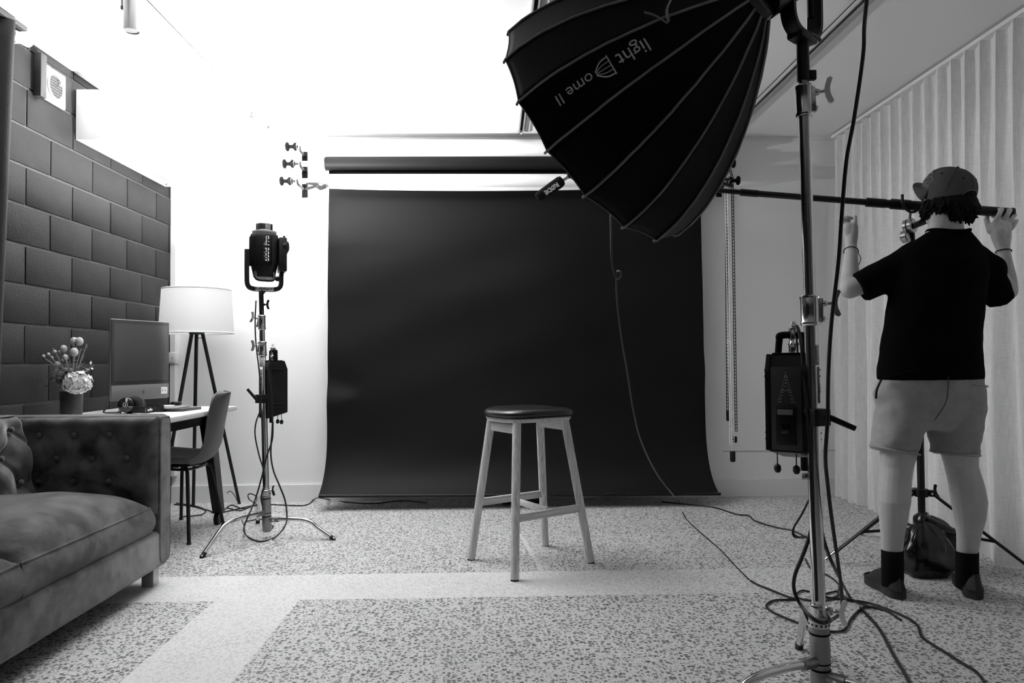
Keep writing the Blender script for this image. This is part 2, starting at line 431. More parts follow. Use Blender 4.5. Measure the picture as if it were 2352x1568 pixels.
# ------------------------------------------------------------------ curtains
m, N, L, B = nodes_mat('linen')
tc = N.new('ShaderNodeTexCoord'); obj_c = tc.outputs['Object']
def wv_n(sc):
    mp = N.new('ShaderNodeMapping'); L.new(obj_c, mp.inputs['Vector']); mp.inputs['Scale'].default_value = sc
    return noise_n(1, 3, mp.outputs[0]).outputs[0]
wf = math_n('ADD', wv_n((30, 420, 12)), wv_n((30, 24, 420)))
val = math_n('ADD', .78, math_n('MULTIPLY', math_n('SUBTRACT', wf, 1.0), .30))
cc = N.new('ShaderNodeCombineColor')
for i in range(3): L.new(val, cc.inputs[i])
L.new(cc.outputs[0], B.inputs['Base Color']); B.inputs['Roughness'].default_value = .9; B.inputs['Specular IOR Level'].default_value = .1
bp = N.new('ShaderNodeBump'); bp.inputs['Strength'].default_value = .25; bp.inputs['Distance'].default_value = .002
L.new(wf, bp.inputs['Height']); L.new(bp.outputs[0], B.inputs['Normal'])
tl = N.new('ShaderNodeBsdfTranslucent'); L.new(cc.outputs[0], tl.inputs[0]); mxs = N.new('ShaderNodeMixShader'); mxs.inputs[0].default_value = .12
L.new(B.outputs[0], mxs.inputs[1]); L.new(tl.outputs[0], mxs.inputs[2]); L.new(mxs.outputs[0], N['Material Output'].inputs['Surface'])
LINEN = m
def curtain_x(y, z):
    ph = (y - 3.475) / .1195
    i = math.floor(ph); f = ph - i
    h = z / 2.66
    rr = random.Random(i * 17 + 3).random(); r2 = random.Random((i + 1) * 17 + 3).random()
    # knife-like pleat at the heading, rounder folds below
    pleat = (f / .10) if f < .10 else max(0.0, 1 - (f - .10) / .80) ** 1.2
    fold = .5 + .32 * math.cos(2 * PI * (f - .16 - .05 * math.sin(2 * z))) + (.36 * math.cos(PI * (ph - .4 + .25 * math.sin(.9 * y))) + .14 * math.cos(2.3 * PI * ph / 3 + z)) * min(1, (1 - h) * 1.6)
    amp = .048 * h ** 1.5 + .085 * (1 - h ** 1.5)
    k = min(1, max(0, (h - .55) / .4)); k = k * k * (3 - 2 * k)
    drift = .022 * math.sin(y * 2.1 + .6) * (1 - h) + .012 * math.sin(y * 5.3 + z * 1.2) * (1 - h)
    return 2.565 - amp * (pleat * k + fold * (1 - k)) - drift
YC0, YC1 = 1.0, 5.27
t = thing('curtain', (2.5, 3.2, 0), 'pale linen floor-length pleated curtain along the right wall', 'curtain')
def cfn(a, b):
    y = YC0 + (YC1 - YC0) * a; top = 2.655; hem = .002
    z = hem + (top - hem) * b
    return V((curtain_x(y, z), y + .012 * math.sin(z * 2.2 + y * 3) * (1 - b), z))
MB().grid(720, 44, cfn).build('drape', LINEN, t, 70, recalc=False)
MB().box((2.545, (YC0 + YC1) / 2, 2.672), (.03, YC1 - YC0, .020)).build('track', WPLAST, t, 0)

DCURT = mat('charcoal_drape', .012, .75, bump=.2, bscale=200)
def dfn(a, b):
    y = 2.90 + .535 * a; z = .02 + 2.62 * b
    return V((-2.30 + .035 * math.sin(a * 22) - .030 * (1 - b) + .02 * math.exp(-((a - 1) / .12) ** 2), y - .075 * (1 - b), z))
t = thing('dark_curtain', (-2.3, 3.3, 0), 'dark drawn-back curtain hanging at the left edge beside the block wall', 'curtain')
MB().grid(70, 30, dfn).build('drape', DCURT, t, 70, solid=.003, recalc=False)
MB().box((-2.29, 3.32, 2.652), (.05, .40, .024), b=.003).build('track', DGREY, t)
# ------------------------------------------------------------------ backdrop system on the back wall
PAPER_BLK = mat('black_seamless_paper', .0052, .6, spec=.16, bump=.03, bscale=900)
PAPER_WHT = mat('white_seamless_paper', .80, .6)
def roll_at(y_top, y_bot, Y):
    a, b = at(1000, y_top, Y), at(1000, y_bot, Y); return V((0, Y, (a.z + b.z) / 2)), (a.z - b.z) / 2
XLR, XRR = at(745, 375, 5.17).x, at(1636, 400, 5.17).x
XB0, XB1 = at(689, 400, 5.17).x, at(1664, 420, 5.17).x          # bracket planes
specs = [(321, 360, 5.20, PAPER_WHT, 'topmost white paper roll on the wall brackets', 0.02),
         (361, 391, 5.205, PAPER_BLK, 'black paper roll between the two white rolls', 0),
         (400, 431, 5.13, PAPER_WHT, 'lowest white paper roll in front of the black paper', 0.0)]
RC = []
for i, (ya, yb, Y, mt, lab, dx) in enumerate(specs):
    c, r = roll_at(ya, yb, Y); RC.append((c, r))
    t = thing('backdrop_roll', (0, Y, c.z - r), lab, 'paper roll', 'paper rolls on the wall brackets')
    MB().cyl((XLR - dx, Y, c.z), (XRR, Y, c.z), r, n=40).build('paper', mt, t)
    MB().cyl((XB0 - .015, Y, c.z), (XB1 + .015, Y, c.z), .020 if i else .024, n=20).build('core_tube', WPLAST, t)
    if i == 2:
        def fl_(a, b):
            x = XLR + .02 + (XRR - XLR - .02) * a
            sag = .030 * math.sin(PI * min(1, a * 1.1 + .05)) ** .6
            return V((x, Y - .012 + .012 * b, c.z - r + .006 - (sag) * b))
        MB().grid(40, 5, fl_).build('loose_edge', PAPER_WHT, t, solid=.0012, recalc=False)
# the black paper hangs from the middle roll, behind the lowest one, and swings forward above the floor
XP0, XP1 = at(749, 600, 5.15).x, at(1617, 520, 5.15).x
zbot = at(1180, 1138, 4.955).z
def crease(x, z, cx, cz, sx, sz, amp, dirx):
    u = (x - cx) * dirx; v = (z - cz)
    if u < -.02: return 0
    return amp * min(1, max(0, u) / sx) * math.exp(-(v / (sz * (.25 + max(u, 0) / sx))) ** 2)
cl, cr = at(828, 918, 5.12), at(1572, 845, 5.12)
def pfn(a, b):
    top, r0 = RC[1][0].z, RC[1][1]
    if b > .985:                                                    # wraps over the back of the roll
        pass
    zt_ = top
    z = zt_ + (zbot - zt_) * (1 - b)
    h = z - zbot
    y = 5.235 - .045 * min(1, max(0, (RC[2][0].z + .1 - z) / .9)) - .005
    y -= .205 * math.exp(-max(0, h) / .16)
    grow = 1 + .018 * math.exp(-h / .10)
    x = XP0 + (XP1 - XP0) * a; x = x * grow
    d = .010 * math.sin(x * 3.1 + z * 2.3) * math.sin(z * 3.7 - x * 1.3) + .006 * math.sin(x * 7 - z * 5 + 1) * math.sin(z * 8 + x * 2)
    d *= min(1, h / .3) * min(1, max(0, (2.0 - z)) / .3 + .15)
    d += crease(x, z, cl.x, cl.z, .24, .10, .035, -1) - crease(x, z - .10, cl.x, cl.z, .24, .12, .02, -1)
    d += crease(x, z, cr.x, cr.z, .16, .10, .030, 1) - crease(x, z - .10, cr.x, cr.z, .16, .12, .02, 1)
    e = max(0, abs(2 * a - 1) - .93) / .07
    d -= .012 * e * e
    return V((x, y - d, z))
t = thing('paper_backdrop', (0, 5.1, zbot), 'wide black seamless paper backdrop hanging behind the stool', 'backdrop')
MB().grid(110, 120, pfn).build('sheet', PAPER_BLK, t, 80, recalc=False)
a, b = at(733, 1139, 4.955), at(1655, 1134, 4.955)
MB().tube([a, b], .011, n=12).build('weight_bar', BLK, t)
# brackets with expander knobs
def bracket(xp, side, lab):
    zs = [c.z for c, r in RC]; Yw = YB
    t = thing('roll_bracket', (xp, YB, zs[2] - .08), lab, 'bracket', 'brackets of the paper rolls')
    MB().box((xp, 5.30, (zs[0] + zs[2]) / 2 - .03), (.040, .008, zs[0] - zs[2] + .10), b=.001).build('plate', BLKM, t)
    for i, (c, r) in enumerate(RC):
        MB().box((xp, (5.30 + c.y) / 2, c.z - .026), (.012, 5.30 - c.y + .02, .016), b=.002).build('hook_arm', BLKMET, t)
        MB().tube(spl([(xp, c.y + .03, c.z - .026), (xp, c.y, c.z - .032), (xp, c.y - .028, c.z - .02), (xp, c.y - .032, c.z + .006)], 5), .006, n=8).build('hook', BLKMET, t)
        ox = (-.030, -.052, -.050)[i] if side < 0 else (.012, .012, .018)[i]
        k = V((xp + ox + side * .012, c.y, c.z + (.0 if i else .012)))
        ax = V((side, 0, 0))
        kn = MB().lathe([(.014, -.016), (.027, -.012), (.030, .004), (.018, .014), (.013, .022), (.013, .040), (.022, .046), (.031, .050), (.034, .058), (.028, .066), (.006, .070)], k, ax, n=20).build('expander_knob', BLKM, t)
        MB().lathe([(.027, -.016), (.027, -.013)], k, ax, n=20).build('washer', CHROME, kn)
        MB().cyl(k - ax * .10, k - ax * .012, .008).build('expander_spindle', BLK, t)
    return t
bracket(XB0, -1, 'black three-hook bracket with knobs left of the paper rolls')
bracket(XB1, 1, 'black three-hook bracket with knobs right of the paper rolls')
# spring clamps holding the rolls
def clamp(p, lab, mt, rz=0.0, s=1.0, sd=1):
    R = M.Rotation(rz, 3, 'Y')
    q = lambda a, b, c=0: p + (R @ V((a * sd, c, b))) * s
    t = thing('spring_clamp', q(0, -.04), lab, 'clamp', 'spring clamps on the paper rolls')
    u, w_ = R @ V((sd, 0, 0)), R @ V((0, 0, 1))
    up = [(-.145, .012), (-.135, .022), (-.05, .020), (-.02, .016), (.0, -.004), (.02, -.010), (.055, .006), (.058, -.006), (.02, -.030), (-.005, -.026), (-.035, -.002), (-.10, .004)]
    dn = [(-.150, -.030), (-.140, -.045), (-.120, -.044), (-.05, -.012), (-.015, -.018), (.015, -.040), (.05, -.022), (.055, -.034), (.03, -.052), (.0, -.056), (-.03, -.036), (-.05, -.030)]
    dn = [(-.150, -.034), (-.146, -.046), (-.130, -.048), (-.045, -.020), (-.018, -.044), (.004, -.050), (.060, -.028), (.060, -.014), (.012, -.030), (-.008, -.022), (-.030, .000), (-.055, -.002)]
    for nm, pts, dy in (('upper_handle', up, -.012), ('lower_handle', dn, -.010)):
        MB().prism([(a * s, b * s) for a, b in pts], p + V((0, dy, 0)), u, w_, (0, .024, 0)).build(nm, mt, t, 30)
    MB().cyl(q(-.02, -.012, -.016), q(-.02, -.012, .018), .006 * s).build('pivot_pin', CHROME, t)
    return t
GCL = mat('grey_clamp', .012, .6, spec=.15)
clamp(at(735, 425, 5.06), 'dark spring clamp gripping the lowest white roll at its left end', GCL, 0, .68)
clamp(at(730, 345, 5.11), 'pale spring clamp gripping the topmost white roll at its left end', WPLAST, .55, .8)
clamp(at(1640, 416, 5.06), 'dark spring clamp at the right end of the lowest white roll', BLK, 0, .9, -1)

# ladder-link pull chains hanging from the right-hand knobs
def pull_chain(px0, py0, px1, py1, pw, Y, mt, label, weight=None, two=None):
    a, b = at(px0, py0, Y), at(px1, py1, Y)
    t = thing('pull_chain', b, label, 'chain', 'chains of the paper rolls')
    mb = MB(); mpp = (at(px0 + 1, py0, Y) - at(px0, py0, Y)).length
    strands = [(a, b)] + ([two] if two else [])
    hw = pw * mpp / 2
    for (p, q) in strands:
        L_ = (q - p).length; n = int(L_ / (7.4 * mpp)); d = (q - p).normalized(); side = V((1, .15, 0)).normalized()
        for sgn in (-1, 1):
            mb.tube([p + side * hw * sgn, q + side * hw * sgn], .0030, n=5)
        for k in range(n + 1):
            c = p + d * (L_ * k / n); mb.cyl(c - side * hw, c + side * hw, .0028, n=5)
    o = mb.build('links', mt, t); o['kind'] = 'stuff'
    if weight:
        wp = at(weight[0], weight[1], Y - .01); hgt = weight[2] * mpp; r = weight[3] * mpp
        MB().lathe([(r * .7, -hgt / 2), (r, -hgt / 2 + .006), (r, hgt / 2 - .004), (r * .9, hgt / 2)], wp, n=18).build('weight', BLK, t)
    return t
CHW = mat('white_chain_plastic', .85, .45)
pull_chain(1668, 440, 1671, 942, 4.2, 5.17, BLK, 'black pull chain left of the white chain, with short weight', (1672, 954, 24, 4))
pull_chain(1673, 405, 1684, 1035, 5.2, 5.13, CHW, 'white plastic ladder chain hanging right of the black backdrop', (1683, 1048, 24, 6),
           (at(1667, 415, 5.135), at(1679, 1020, 5.135)))
pull_chain(1682, 408, 1691, 990, 4.6, 5.16, BLK, 'black pull chain right of the white chain, with round end', (1688, 1009, 14, 5), (at(1672, 372, 5.17), at(1682, 408, 5.16)))
# ------------------------------------------------------------------ sofa
m, N, L, B = nodes_mat('grey_velvet')
tc = N.new('ShaderNodeTexCoord'); obj_c = tc.outputs['Object']
n1 = noise_n(4.5, 5); n2 = noise_n(14, 3); n3 = noise_n(260, 2)
n1.inputs['Distortion'].default_value = 1.2
rp = N.new('ShaderNodeValToRGB'); rp.color_ramp.elements[0].position = .40; rp.color_ramp.elements[1].position = .62
rp.color_ramp.elements[0].color = (.024, .024, .024, 1); rp.color_ramp.elements[1].color = (.120, .120, .120, 1)
L.new(math_n('ADD', math_n('MULTIPLY', n1.outputs[0], .7), math_n('MULTIPLY', n2.outputs[0], .3)), rp.inputs[0])
spots = N.new('ShaderNodeTexVoronoi'); spots.inputs['Scale'].default_value = 7; L.new(obj_c, spots.inputs['Vector'])
sp = math_n('MULTIPLY', math_n('LESS_THAN', math_n('ADD', spots.outputs['Distance'], math_n('MULTIPLY', n2.outputs[0], .25)), .26), .38)
mm = N.new('ShaderNodeMix'); mm.data_type = 'RGBA'; L.new(sp, mm.inputs[0]); L.new(rp.outputs[0], mm.inputs[6]); mm.inputs[7].default_value = (.03, .03, .03, 1)
L.new(mm.outputs[2], B.inputs['Base Color']); B.inputs['Roughness'].default_value = .75; B.inputs['Specular IOR Level'].default_value = .2
B.inputs['Sheen Weight'].default_value = .75; B.inputs['Sheen Roughness'].default_value = .35
bp = N.new('ShaderNodeBump'); bp.inputs['Strength'].default_value = .12; bp.inputs['Distance'].default_value = .003
L.new(n3.outputs[0], bp.inputs['Height']); L.new(bp.outputs[0], B.inputs['Normal'])
VELVET = m
SX, SY0, SY1 = -1.525, 1.25, 3.44             # front plane, near end, far end
t = thing('sofa', (-1.95, 2.3, 0), 'grey velvet tufted sofa along the block wall in the left foreground', 'sofa')
sofa = t
MB().box(((SX - 2.30) / 2 + .01, (SY0 + SY1 - .02) / 2, .175), (2.30 + SX - .02, SY1 - SY0 - .03, .17), b=.02, seg=3).build('base', VELVET, t)
# arms: padded slabs with tufted inner faces
ARM_Z = .785
def tuft(u, v, pts, r=.075, d=.022):
    s = 0
    for a, b in pts:
        q = math.hypot(u - a, v - b); s -= d * math.exp(-(q / (r * .55)) ** 2)
    return s
arm_y = SY1 - .185
tx = [(-2.05 + .155 * i + (.078 if j % 2 else 0), .70 - .105 * j) for j in range(4) for i in range(4)]
tx = [(a, b) for a, b in tx if a < SX - .08]
def arm_rings(y_in, y_out, inner):
    """superellipse cross-section ring over x from back to front"""
    rings = []
    prof_n = 44
    for i in range(30):
        f = i / 29; x = -2.32 + (SX + .002 + 2.32) * f
        e = .012 * max(0, (f - .96) / .04) ** 2
        ring = []
        yc, hy = (y_in + y_out) / 2, (y_out - y_in) / 2 - e
        zc, hz = (.10 + ARM_Z) / 2, (ARM_Z - .10) / 2 - e
        for k in range(prof_n):
            a = 2 * PI * k / prof_n; c, s_ = math.cos(a), math.sin(a); p_ = .24
            y = yc + hy * math.copysign(abs(c) ** p_, c); z = zc + hz * math.copysign(abs(s_) ** p_, s_)
            ring.append(V((x, y, z)))
        rings.append(ring)
    return rings
mb = MB(); mb.loft(arm_rings(SY1 - .13, SY1, -1)); arm = mb.build('arm', VELVET, t, 60)
# tufted inner pad of the far arm
def padfn(a, b):
    x = -2.15 + (SX - .004 + 2.15) * a; z = .34 + (ARM_Z - .008 - .34) * b
    e = min(1, min(a, 1 - a) / .05, (1 - b) / .09, b / .05 + .3); e = max(0, e); e = math.sqrt(1 - (1 - e) ** 2)
    return V((x, SY1 - .125 - .034 * e - tuft(x, z, tx), z))
pad = MB().grid(90, 60, padfn).build('arm_pad', VELVET, t, 80, recalc=False)
for a, b in tx:
    if b > .40: MB().ball((a, SY1 - .125 - .034 + .014, b), (.012, .008, .012), n=10).build('button', VELVET, pad)
wx = SX + .002
MB().tube([V((wx - .003, p.y, p.z)) for p in arm_rings(SY1 - .124, SY1 - .004, 1)[-1]], .0045, n=6, closed=True).build('arm_piping', VELVET, t)
MB().loft(arm_rings(SY0, SY0 + .13, 1)).build('arm', VELVET, t, 60)
# tufted back
by = []
for j in range(4):
    for i in range(9): by.append((SY1 - .235 - .19 * i - (.095 if j % 2 else 0), .735 - .115 * j))
def backfn(a, b):
    y = SY0 + .12 + (SY1 - .165 - SY0 - .12) * a; s_ = b
    # profile from the seat up and rolled over the top towards the wall
    if s_ < .75: z = .33 + (.74 - .33) * s_ / .75; x = -2.03 - .075 * s_ / .75
    else:
        th = (s_ - .75) / .25 * 1.9; z = .74 + .055 * math.sin(th); x = -2.105 - .085 * (1 - math.cos(th))
    d = 0
    for (yy, zz) in by:
        q2 = ((y - yy) / .075) ** 2 + ((z - zz) / .062) ** 2
        if q2 < 12 and s_ < .9: d += .048 * math.exp(-q2)
        # seam lines run diagonally from button to button
    for (yy, zz) in by:
        for sy in (-1, 1):
            ax, az = sy * .095, -.115; L2 = ax * ax + az * az
            tt = ((y - yy) * ax + (z - zz) * az) / L2
            if 0 <= tt <= 1 and s_ < .78:
                dist = abs((y - yy) * az - (z - zz) * ax) / math.sqrt(L2)
                d += .012 * math.exp(-(dist / .010) ** 2)
    e = max(0, 1 - min(a, 1 - a) / .012); d += .02 * e * e
    return V((x - d + .030, y, z))
bk = MB().grid(330, 90, backfn).build('backrest', VELVET, t, 80, recalc=False)
for (yy, zz) in by:
    if SY0 + .2 < yy < SY1 - .2 and zz > .42:
        xx = -2.03 - .075 * ((zz - .33) / .41) - .018 + .010
        MB().ball((xx, yy, zz), (.009, .013, .013), n=12).build('button', VELVET, bk)
MB().box((-2.24, (SY0 + SY1) / 2, .44), (.16, SY1 - SY0 - .10, .66), b=.03, seg=3).build('back_frame', VELVET, t)
# seat cushions
def cushion(y0, y1):
    ny, nz = 46, 15
    def top(a, b):
        # a along y, b from back to front
        x = -2.09 + (SX - .02 + 2.09) * b; y = y0 + (y1 - y0) * a
        ea = min(1, min(a, 1 - a) / .30); eb = min(1, min(b + .25, 1 - b) / .42)
        cr = math.sqrt(max(0, 1 - (1 - ea) ** 2)) * math.sqrt(max(0, 1 - (1 - max(0, eb)) ** 2))
        z = .372 + .112 * cr + .004 * math.sin(x * 21 + y * 9) * cr
        return V((x, y, z))
    def rim(a, z, out):
        pass
    mb = MB(); mb.grid(46, 40, top)
    # boxed border: around the cushion, bulging out
    edge = [top(k / 45, 1) for k in range(46)]; near = [top(0, k / 39) for k in range(40)]; far = [top(1, k / 39) for k in range(40)]
    loop = near + edge[1:] + far[::-1][1:]
    nl = len(loop)
    cx, cy = -1.80, (y0 + y1) / 2
    rings = []
    for j in range(9):
        f = j / 8; ring = []
        for i, p in enumerate(loop):
            on_front = 39 <= i <= 39 + 45
            bul = .022 * math.sin(PI * f)
            q = V((p.x, p.y, p.z + (.252 - p.z) * f))
            dx = bul if on_front else 0
            dy = bul * .35 * (-1 if i < 40 else (1 if i >= 84 else 0))
            ring.append(q + V((dx, dy, 0)))
        rings.append(ring)
    vs = [p for r in rings for p in r]
    fs = [[j * nl + i, j * nl + i + 1, (j + 1) * nl + i + 1, (j + 1) * nl + i] for j in range(8) for i in range(nl - 1)]
    mb.add(vs, fs)
    o = mb.build('seat_cushion', VELVET, sofa, 75, recalc=False)
    MB().tube(loop, .0045, n=6).build('piping', VELVET, o)
    MB().tube(rings[8], .0045, n=6).build('piping', VELVET, o)
    return o
cushion(2.395, SY1 - .165); cushion(1.40, 2.385)
for (x, y) in ((-1.59, 3.375), (-2.2, 3.375), (-1.59, 1.33), (-2.2, 1.33)):
    MB().box((x, y, .048), (.055, .055, .096), b=.003).build('leg', mat('brushed_leg', .45, .3, .8), t)

# ------------------------------------------------------------------ desk
OAK = mat('pale_desk_top', .62, .45, var=.12, vscale=3, stretch=(14, 1, 14))
DX0, DX1, DY0, DY1, DZ = XL + .01, -1.66, 3.52, 4.68, .742
t = thing('desk', ((DX0 + DX1) / 2, (DY0 + DY1) / 2, 0), 'pale-topped desk with black trestle legs against the block wall', 'desk')
MB().box(((DX0 + DX1) / 2, (DY0 + DY1) / 2, DZ - .014), (DX1 - DX0, DY1 - DY0, .028), b=.002).build('desktop', OAK, t)
MB().box((DX1 - .12, (DY0 + DY1) / 2, DZ - .062), (.05, DY1 - DY0 - .12, .065), b=.002).build('apron', BLKMET, t)
MB().box((DX0 + .10, (DY0 + DY1) / 2, DZ - .062), (.05, DY1 - DY0 - .12, .065), b=.002).build('apron', BLKMET, t)
for xx in (DX1 - .10, DX0 + .08):
    for sg, yy in ((1, DY1 - .05), (-1, DY0 + .05)):
        y_top = yy - sg * .16
        bot = V((xx + .005, yy, .075)); tp = V((xx - .01, y_top, DZ - .03))
        lg = MB().loft([[tp + V((a * .030, b * .055, 0)) for a, b in ((-1, -1), (1, -1), (1, 1), (-1, 1))], [bot + V((a * .025, b * .035, 0)) for a, b in ((-1, -1), (1, -1), (1, 1), (-1, 1))]]).build('leg', BLKMET, t, 0)
        MB().box(bot + V((.026, .0, .0)) * 1.0 + (tp - bot) * .5 + V((-.004, 0, 0)), (.004, .01, .01)).build('bolt', MGREY, lg)
        cw = MB().cyl((xx - .010, yy - sg * .012, .036), (xx + .018, yy - sg * .012, .036), .036, n=24).build('castor', BLK, t)
        MB().box((xx + .004, yy - sg * .005, .072), (.034, .03, .016), b=.003).build('fork', BLK, cw)

# floor lamp
base = at(452, 768, 4.93)
SHADE, N, L, B = nodes_mat('lamp_shade')
B.inputs['Base Color'].default_value = (.86, .86, .86, 1); B.inputs['Roughness'].default_value = .9
tl = N.new('ShaderNodeBsdfTranslucent'); tl.inputs[0].default_value = (.9, .9, .9, 1); mxs = N.new('ShaderNodeMixShader'); mxs.inputs[0].default_value = .5
L.new(B.outputs[0], mxs.inputs[1]); L.new(tl.outputs[0], mxs.inputs[2]); L.new(mxs.outputs[0], N['Material Output'].inputs['Surface'])
t = thing('floor_lamp', (base.x, base.y, 0), 'tripod floor lamp with white drum shade behind the desk', 'floor lamp')
mpp = (at(453, 768, 4.93) - base).length
zt_, zb_ = at(450, 664, 4.93).z, at(450, 766, 4.93).z
c = V((base.x, base.y, 0))
MB().lathe([(.238, zb_), (.220, zt_)], c, n=56, caps=False).build('shade', SHADE, t, 60)
MB().lathe([(.2385, zb_), (.2405, zb_ + .004), (.2385, zb_ + .008)], c, n=56, caps=False).build('shade_rim', TRIMW, t, 60, solid=.002)
MB().lathe([(.2205, zt_ - .008), (.2225, zt_ - .004), (.2205, zt_)], c, n=56, caps=False).build('shade_rim', TRIMW, t, 60, solid=.002)
MB().lathe([(.050, zb_ - .004), (.050, zb_ + .012)], c, n=20).build('hub', BLKMET, t)
for k in range(3): MB().cyl(c + V((0, 0, zt_ - .03)), c + V((.218 * math.cos(k * 2.094), .218 * math.sin(k * 2.094), zt_ - .01)), .003, n=6).build('spider_arm', STEEL, t)
MB().cyl(c + V((0, 0, zb_)), c + V((0, 0, zt_ - .03)), .010).build('lamp_stem', BLKMET, t)
MB().ball(c + V((0, 0, zt_ - .13)), .04, n=14).build('bulb', WPLAST, t)
f1 = fl(550, 1157); feet = [f1, fl(425, 1180) + V((0, -.0, 0)), fl(408, 1160) + V((0.05, .08, 0))]
feet = [f1, V((-2.20, 4.78, 0)), V((-2.15, 5.20, 0))]
tops = [c + V((.035, .01, zb_)), c + V((-.025, -.02, zb_)), c + V((-.012, .025, zb_))]
for a, b in zip(tops, feet): MB().cyl(a, b, .0125, .011, n=12).build('leg', BLKMET, t)
MB().tube(spl([c + V((.0, -.03, zb_)), c + V((.012, -.035, zb_ - .035)), c + V((.03, -.03, zb_ - .03)), c + V((.045, -.02, zb_ - .03))], 6), .0025, n=6).build('flex', BLK, t)

# monitor
pl, pr = V((-2.175, 4.06, 0)), V((-2.035, 4.47, 0))
pl = at(255, 830, 4.06); pr = at(388, 830, 4.47)
u = (pr - pl); u.z = 0; wd = u.length; u.normalize(); n_ = V((u.y, -u.x, 0))
zT, zB = at(255, 731, 4.06).z, at(262, 922, 4.06).z
cen = V(((pl.x + pr.x) / 2, (pl.y + pr.y) / 2, 0))
t = thing('desktop_computer', (cen.x, cen.y, DZ), 'all-in-one desktop computer with dark screen and grey chin', 'computer')
Rm = basis(u, V((0, 0, 1)))
def panel(nm, a0, a1, z0, z1, d0, d1, mt, b=.004, par=None):
    return MB().box(cen + u * (((a0 + a1) / 2 - .5) * wd) + V((0, 0, (z0 + z1) / 2)) + n_ * ((d0 + d1) / 2), ((a1 - a0) * wd, z1 - z0, d1 - d0), Rm, b).build(nm, mt, par or t)
chin = zB + (zT - zB) * .19
panel('body', 0, 1, zB, zT, -.02, 0, mat('alu_grey', .22, .35, .6), .008)
panel('glass', .006, .994, chin, zT - .004, -.002, .003, mat('screen_bezel', .035, .14), .002)
panel('screen', .04, .96, chin + .022, zT - .025, .002, .0042, mat('screen_off', .05, .16), .0005)
ch = panel('chin', .004, .996, zB + .002, chin, -.002, .0032, mat('chin_alu', .17, .4, .3), .002)
cp = cen + u * (.03 * wd) + V((0, 0, (zB + chin) / 2)) + n_ * .0036
pts = [(.0, .011), (.006, .013), (.010, .008), (.007, .002), (.010, -.006), (.005, -.013), (.0, -.011), (-.005, -.013), (-.010, -.005), (-.010, .006), (-.006, .012)]
MB().prism([(a * .9, b * .9) for a, b in pts] , cp, u, (0, 0, 1), n_ * .0006).build('emblem', mat('emblem_grey', .07, .4), ch, 0)
MB().prism([(.001, .014), (.005, .020), (.003, .013)], cp, u, (0, 0, 1), n_ * .0006).build('emblem_leaf', mat('emblem_grey', .07, .4), ch, 0)
for k, (a, w2, txt) in enumerate(((.872, .022, ''), (.925, .030, ''))):
    q = cen + u * ((a - .5) * wd) + V((0, 0, (zB + chin) / 2 + .003)) + n_ * .0036
    st_ = MB().prism([(-w2 / 2, -.02), (w2 / 2, -.022), (w2 / 2 + .003, .018), (-w2 / 2, .022)], q, u, (0, 0, 1), n_ * .0008).build('sticker', PRINT, ch, 0)
    MB().prism([(-.003, -.008), (.004, -.002), (.001, .001), (.004, .010), (-.004, .002), (-.001, 0)], q + n_ * .0009, u, (0, 0, 1), n_ * .0004).build('sticker_print', DPRINT, st_, 0)
MB().loft([[cen - n_ * .03 + u * a + V((0, 0, b)) for a, b in ((-.08, DZ + .008), (.08, DZ + .008), (.08, DZ + .012), (-.08, DZ + .012))],
           [cen - n_ * .06 + u * a + V((0, 0, b)) for a, b in ((-.08, DZ + .07), (.08, DZ + .07), (.08, DZ + .08), (-.08, DZ + .08))],
           [cen - n_ * .03 + u * a + V((0, 0, b)) for a, b in ((-.07, zB + .12), (.07, zB + .12), (.07, zB + .14), (-.07, zB + .14))]]).build('stand', mat('alu_grey', .22, .35, .6), t, 30)
MB().box(cen + n_ * .02 + V((0, 0, DZ + .004)), (.20, .18, .008), Rm @ M.Rotation(PI / 2, 3, 'X'), .003).build('stand_foot', mat('alu_grey', .22, .35, .6), t)
MB().tube(spl([cen - u * (.5 * wd) + V((0, 0, zB + .01)) - n_ * .02, cen - u * (.56 * wd) + V((0, 0, zB - .03)), cen - u * (.60 * wd) + V((0, 0, DZ + .01)), cen - u * (.5 * wd) + V((.06, 0, DZ + .006))], 6), .005, n=6).build('cable', BLK, t)

# vase with flowers
vp = at(164, 930, 3.80); vp.z = DZ
CER = mat('speckled_ceramic', .045, .3, var=.6, vscale=14)
o = MB().lathe([(.046, 0), (.050, .004), (.053, .135), (.051, .139), (.047, .134), (.044, .012), (.0, .01)], vp, n=36).build('vase', CER, None)
tag(o, 'dark mottled ceramic vase holding flowers on the desk', 'vase')
PETAL = mat('white_petal', .78, .6); BUD = mat('pale_bud', .55, .7, bump=.8, bscale=300); LEAF = mat('grey_green_leaf', .055, .6); STEMM = mat('pale_stem', .28, .6)
top = vp + V((0, 0, .13))
def px_at(x, y, dY=0): return at(x, y, vp.y + dY)
rnd = random.Random(5)
t = thing('hydrangea', top, 'white hydrangea head drooping over the front of the vase', 'flower')
hc = px_at(178, 878, -.045)
MB().tube(spl([top + V((0, 0, -.08)), top + V((.01, -.02, .03)), hc], 6), .004, n=6).build('stem', STEMM, t)
MB().ball(hc, (.050, .042, .040), n=12).build('flower_core', mat('petal_shade', .5, .7), t)
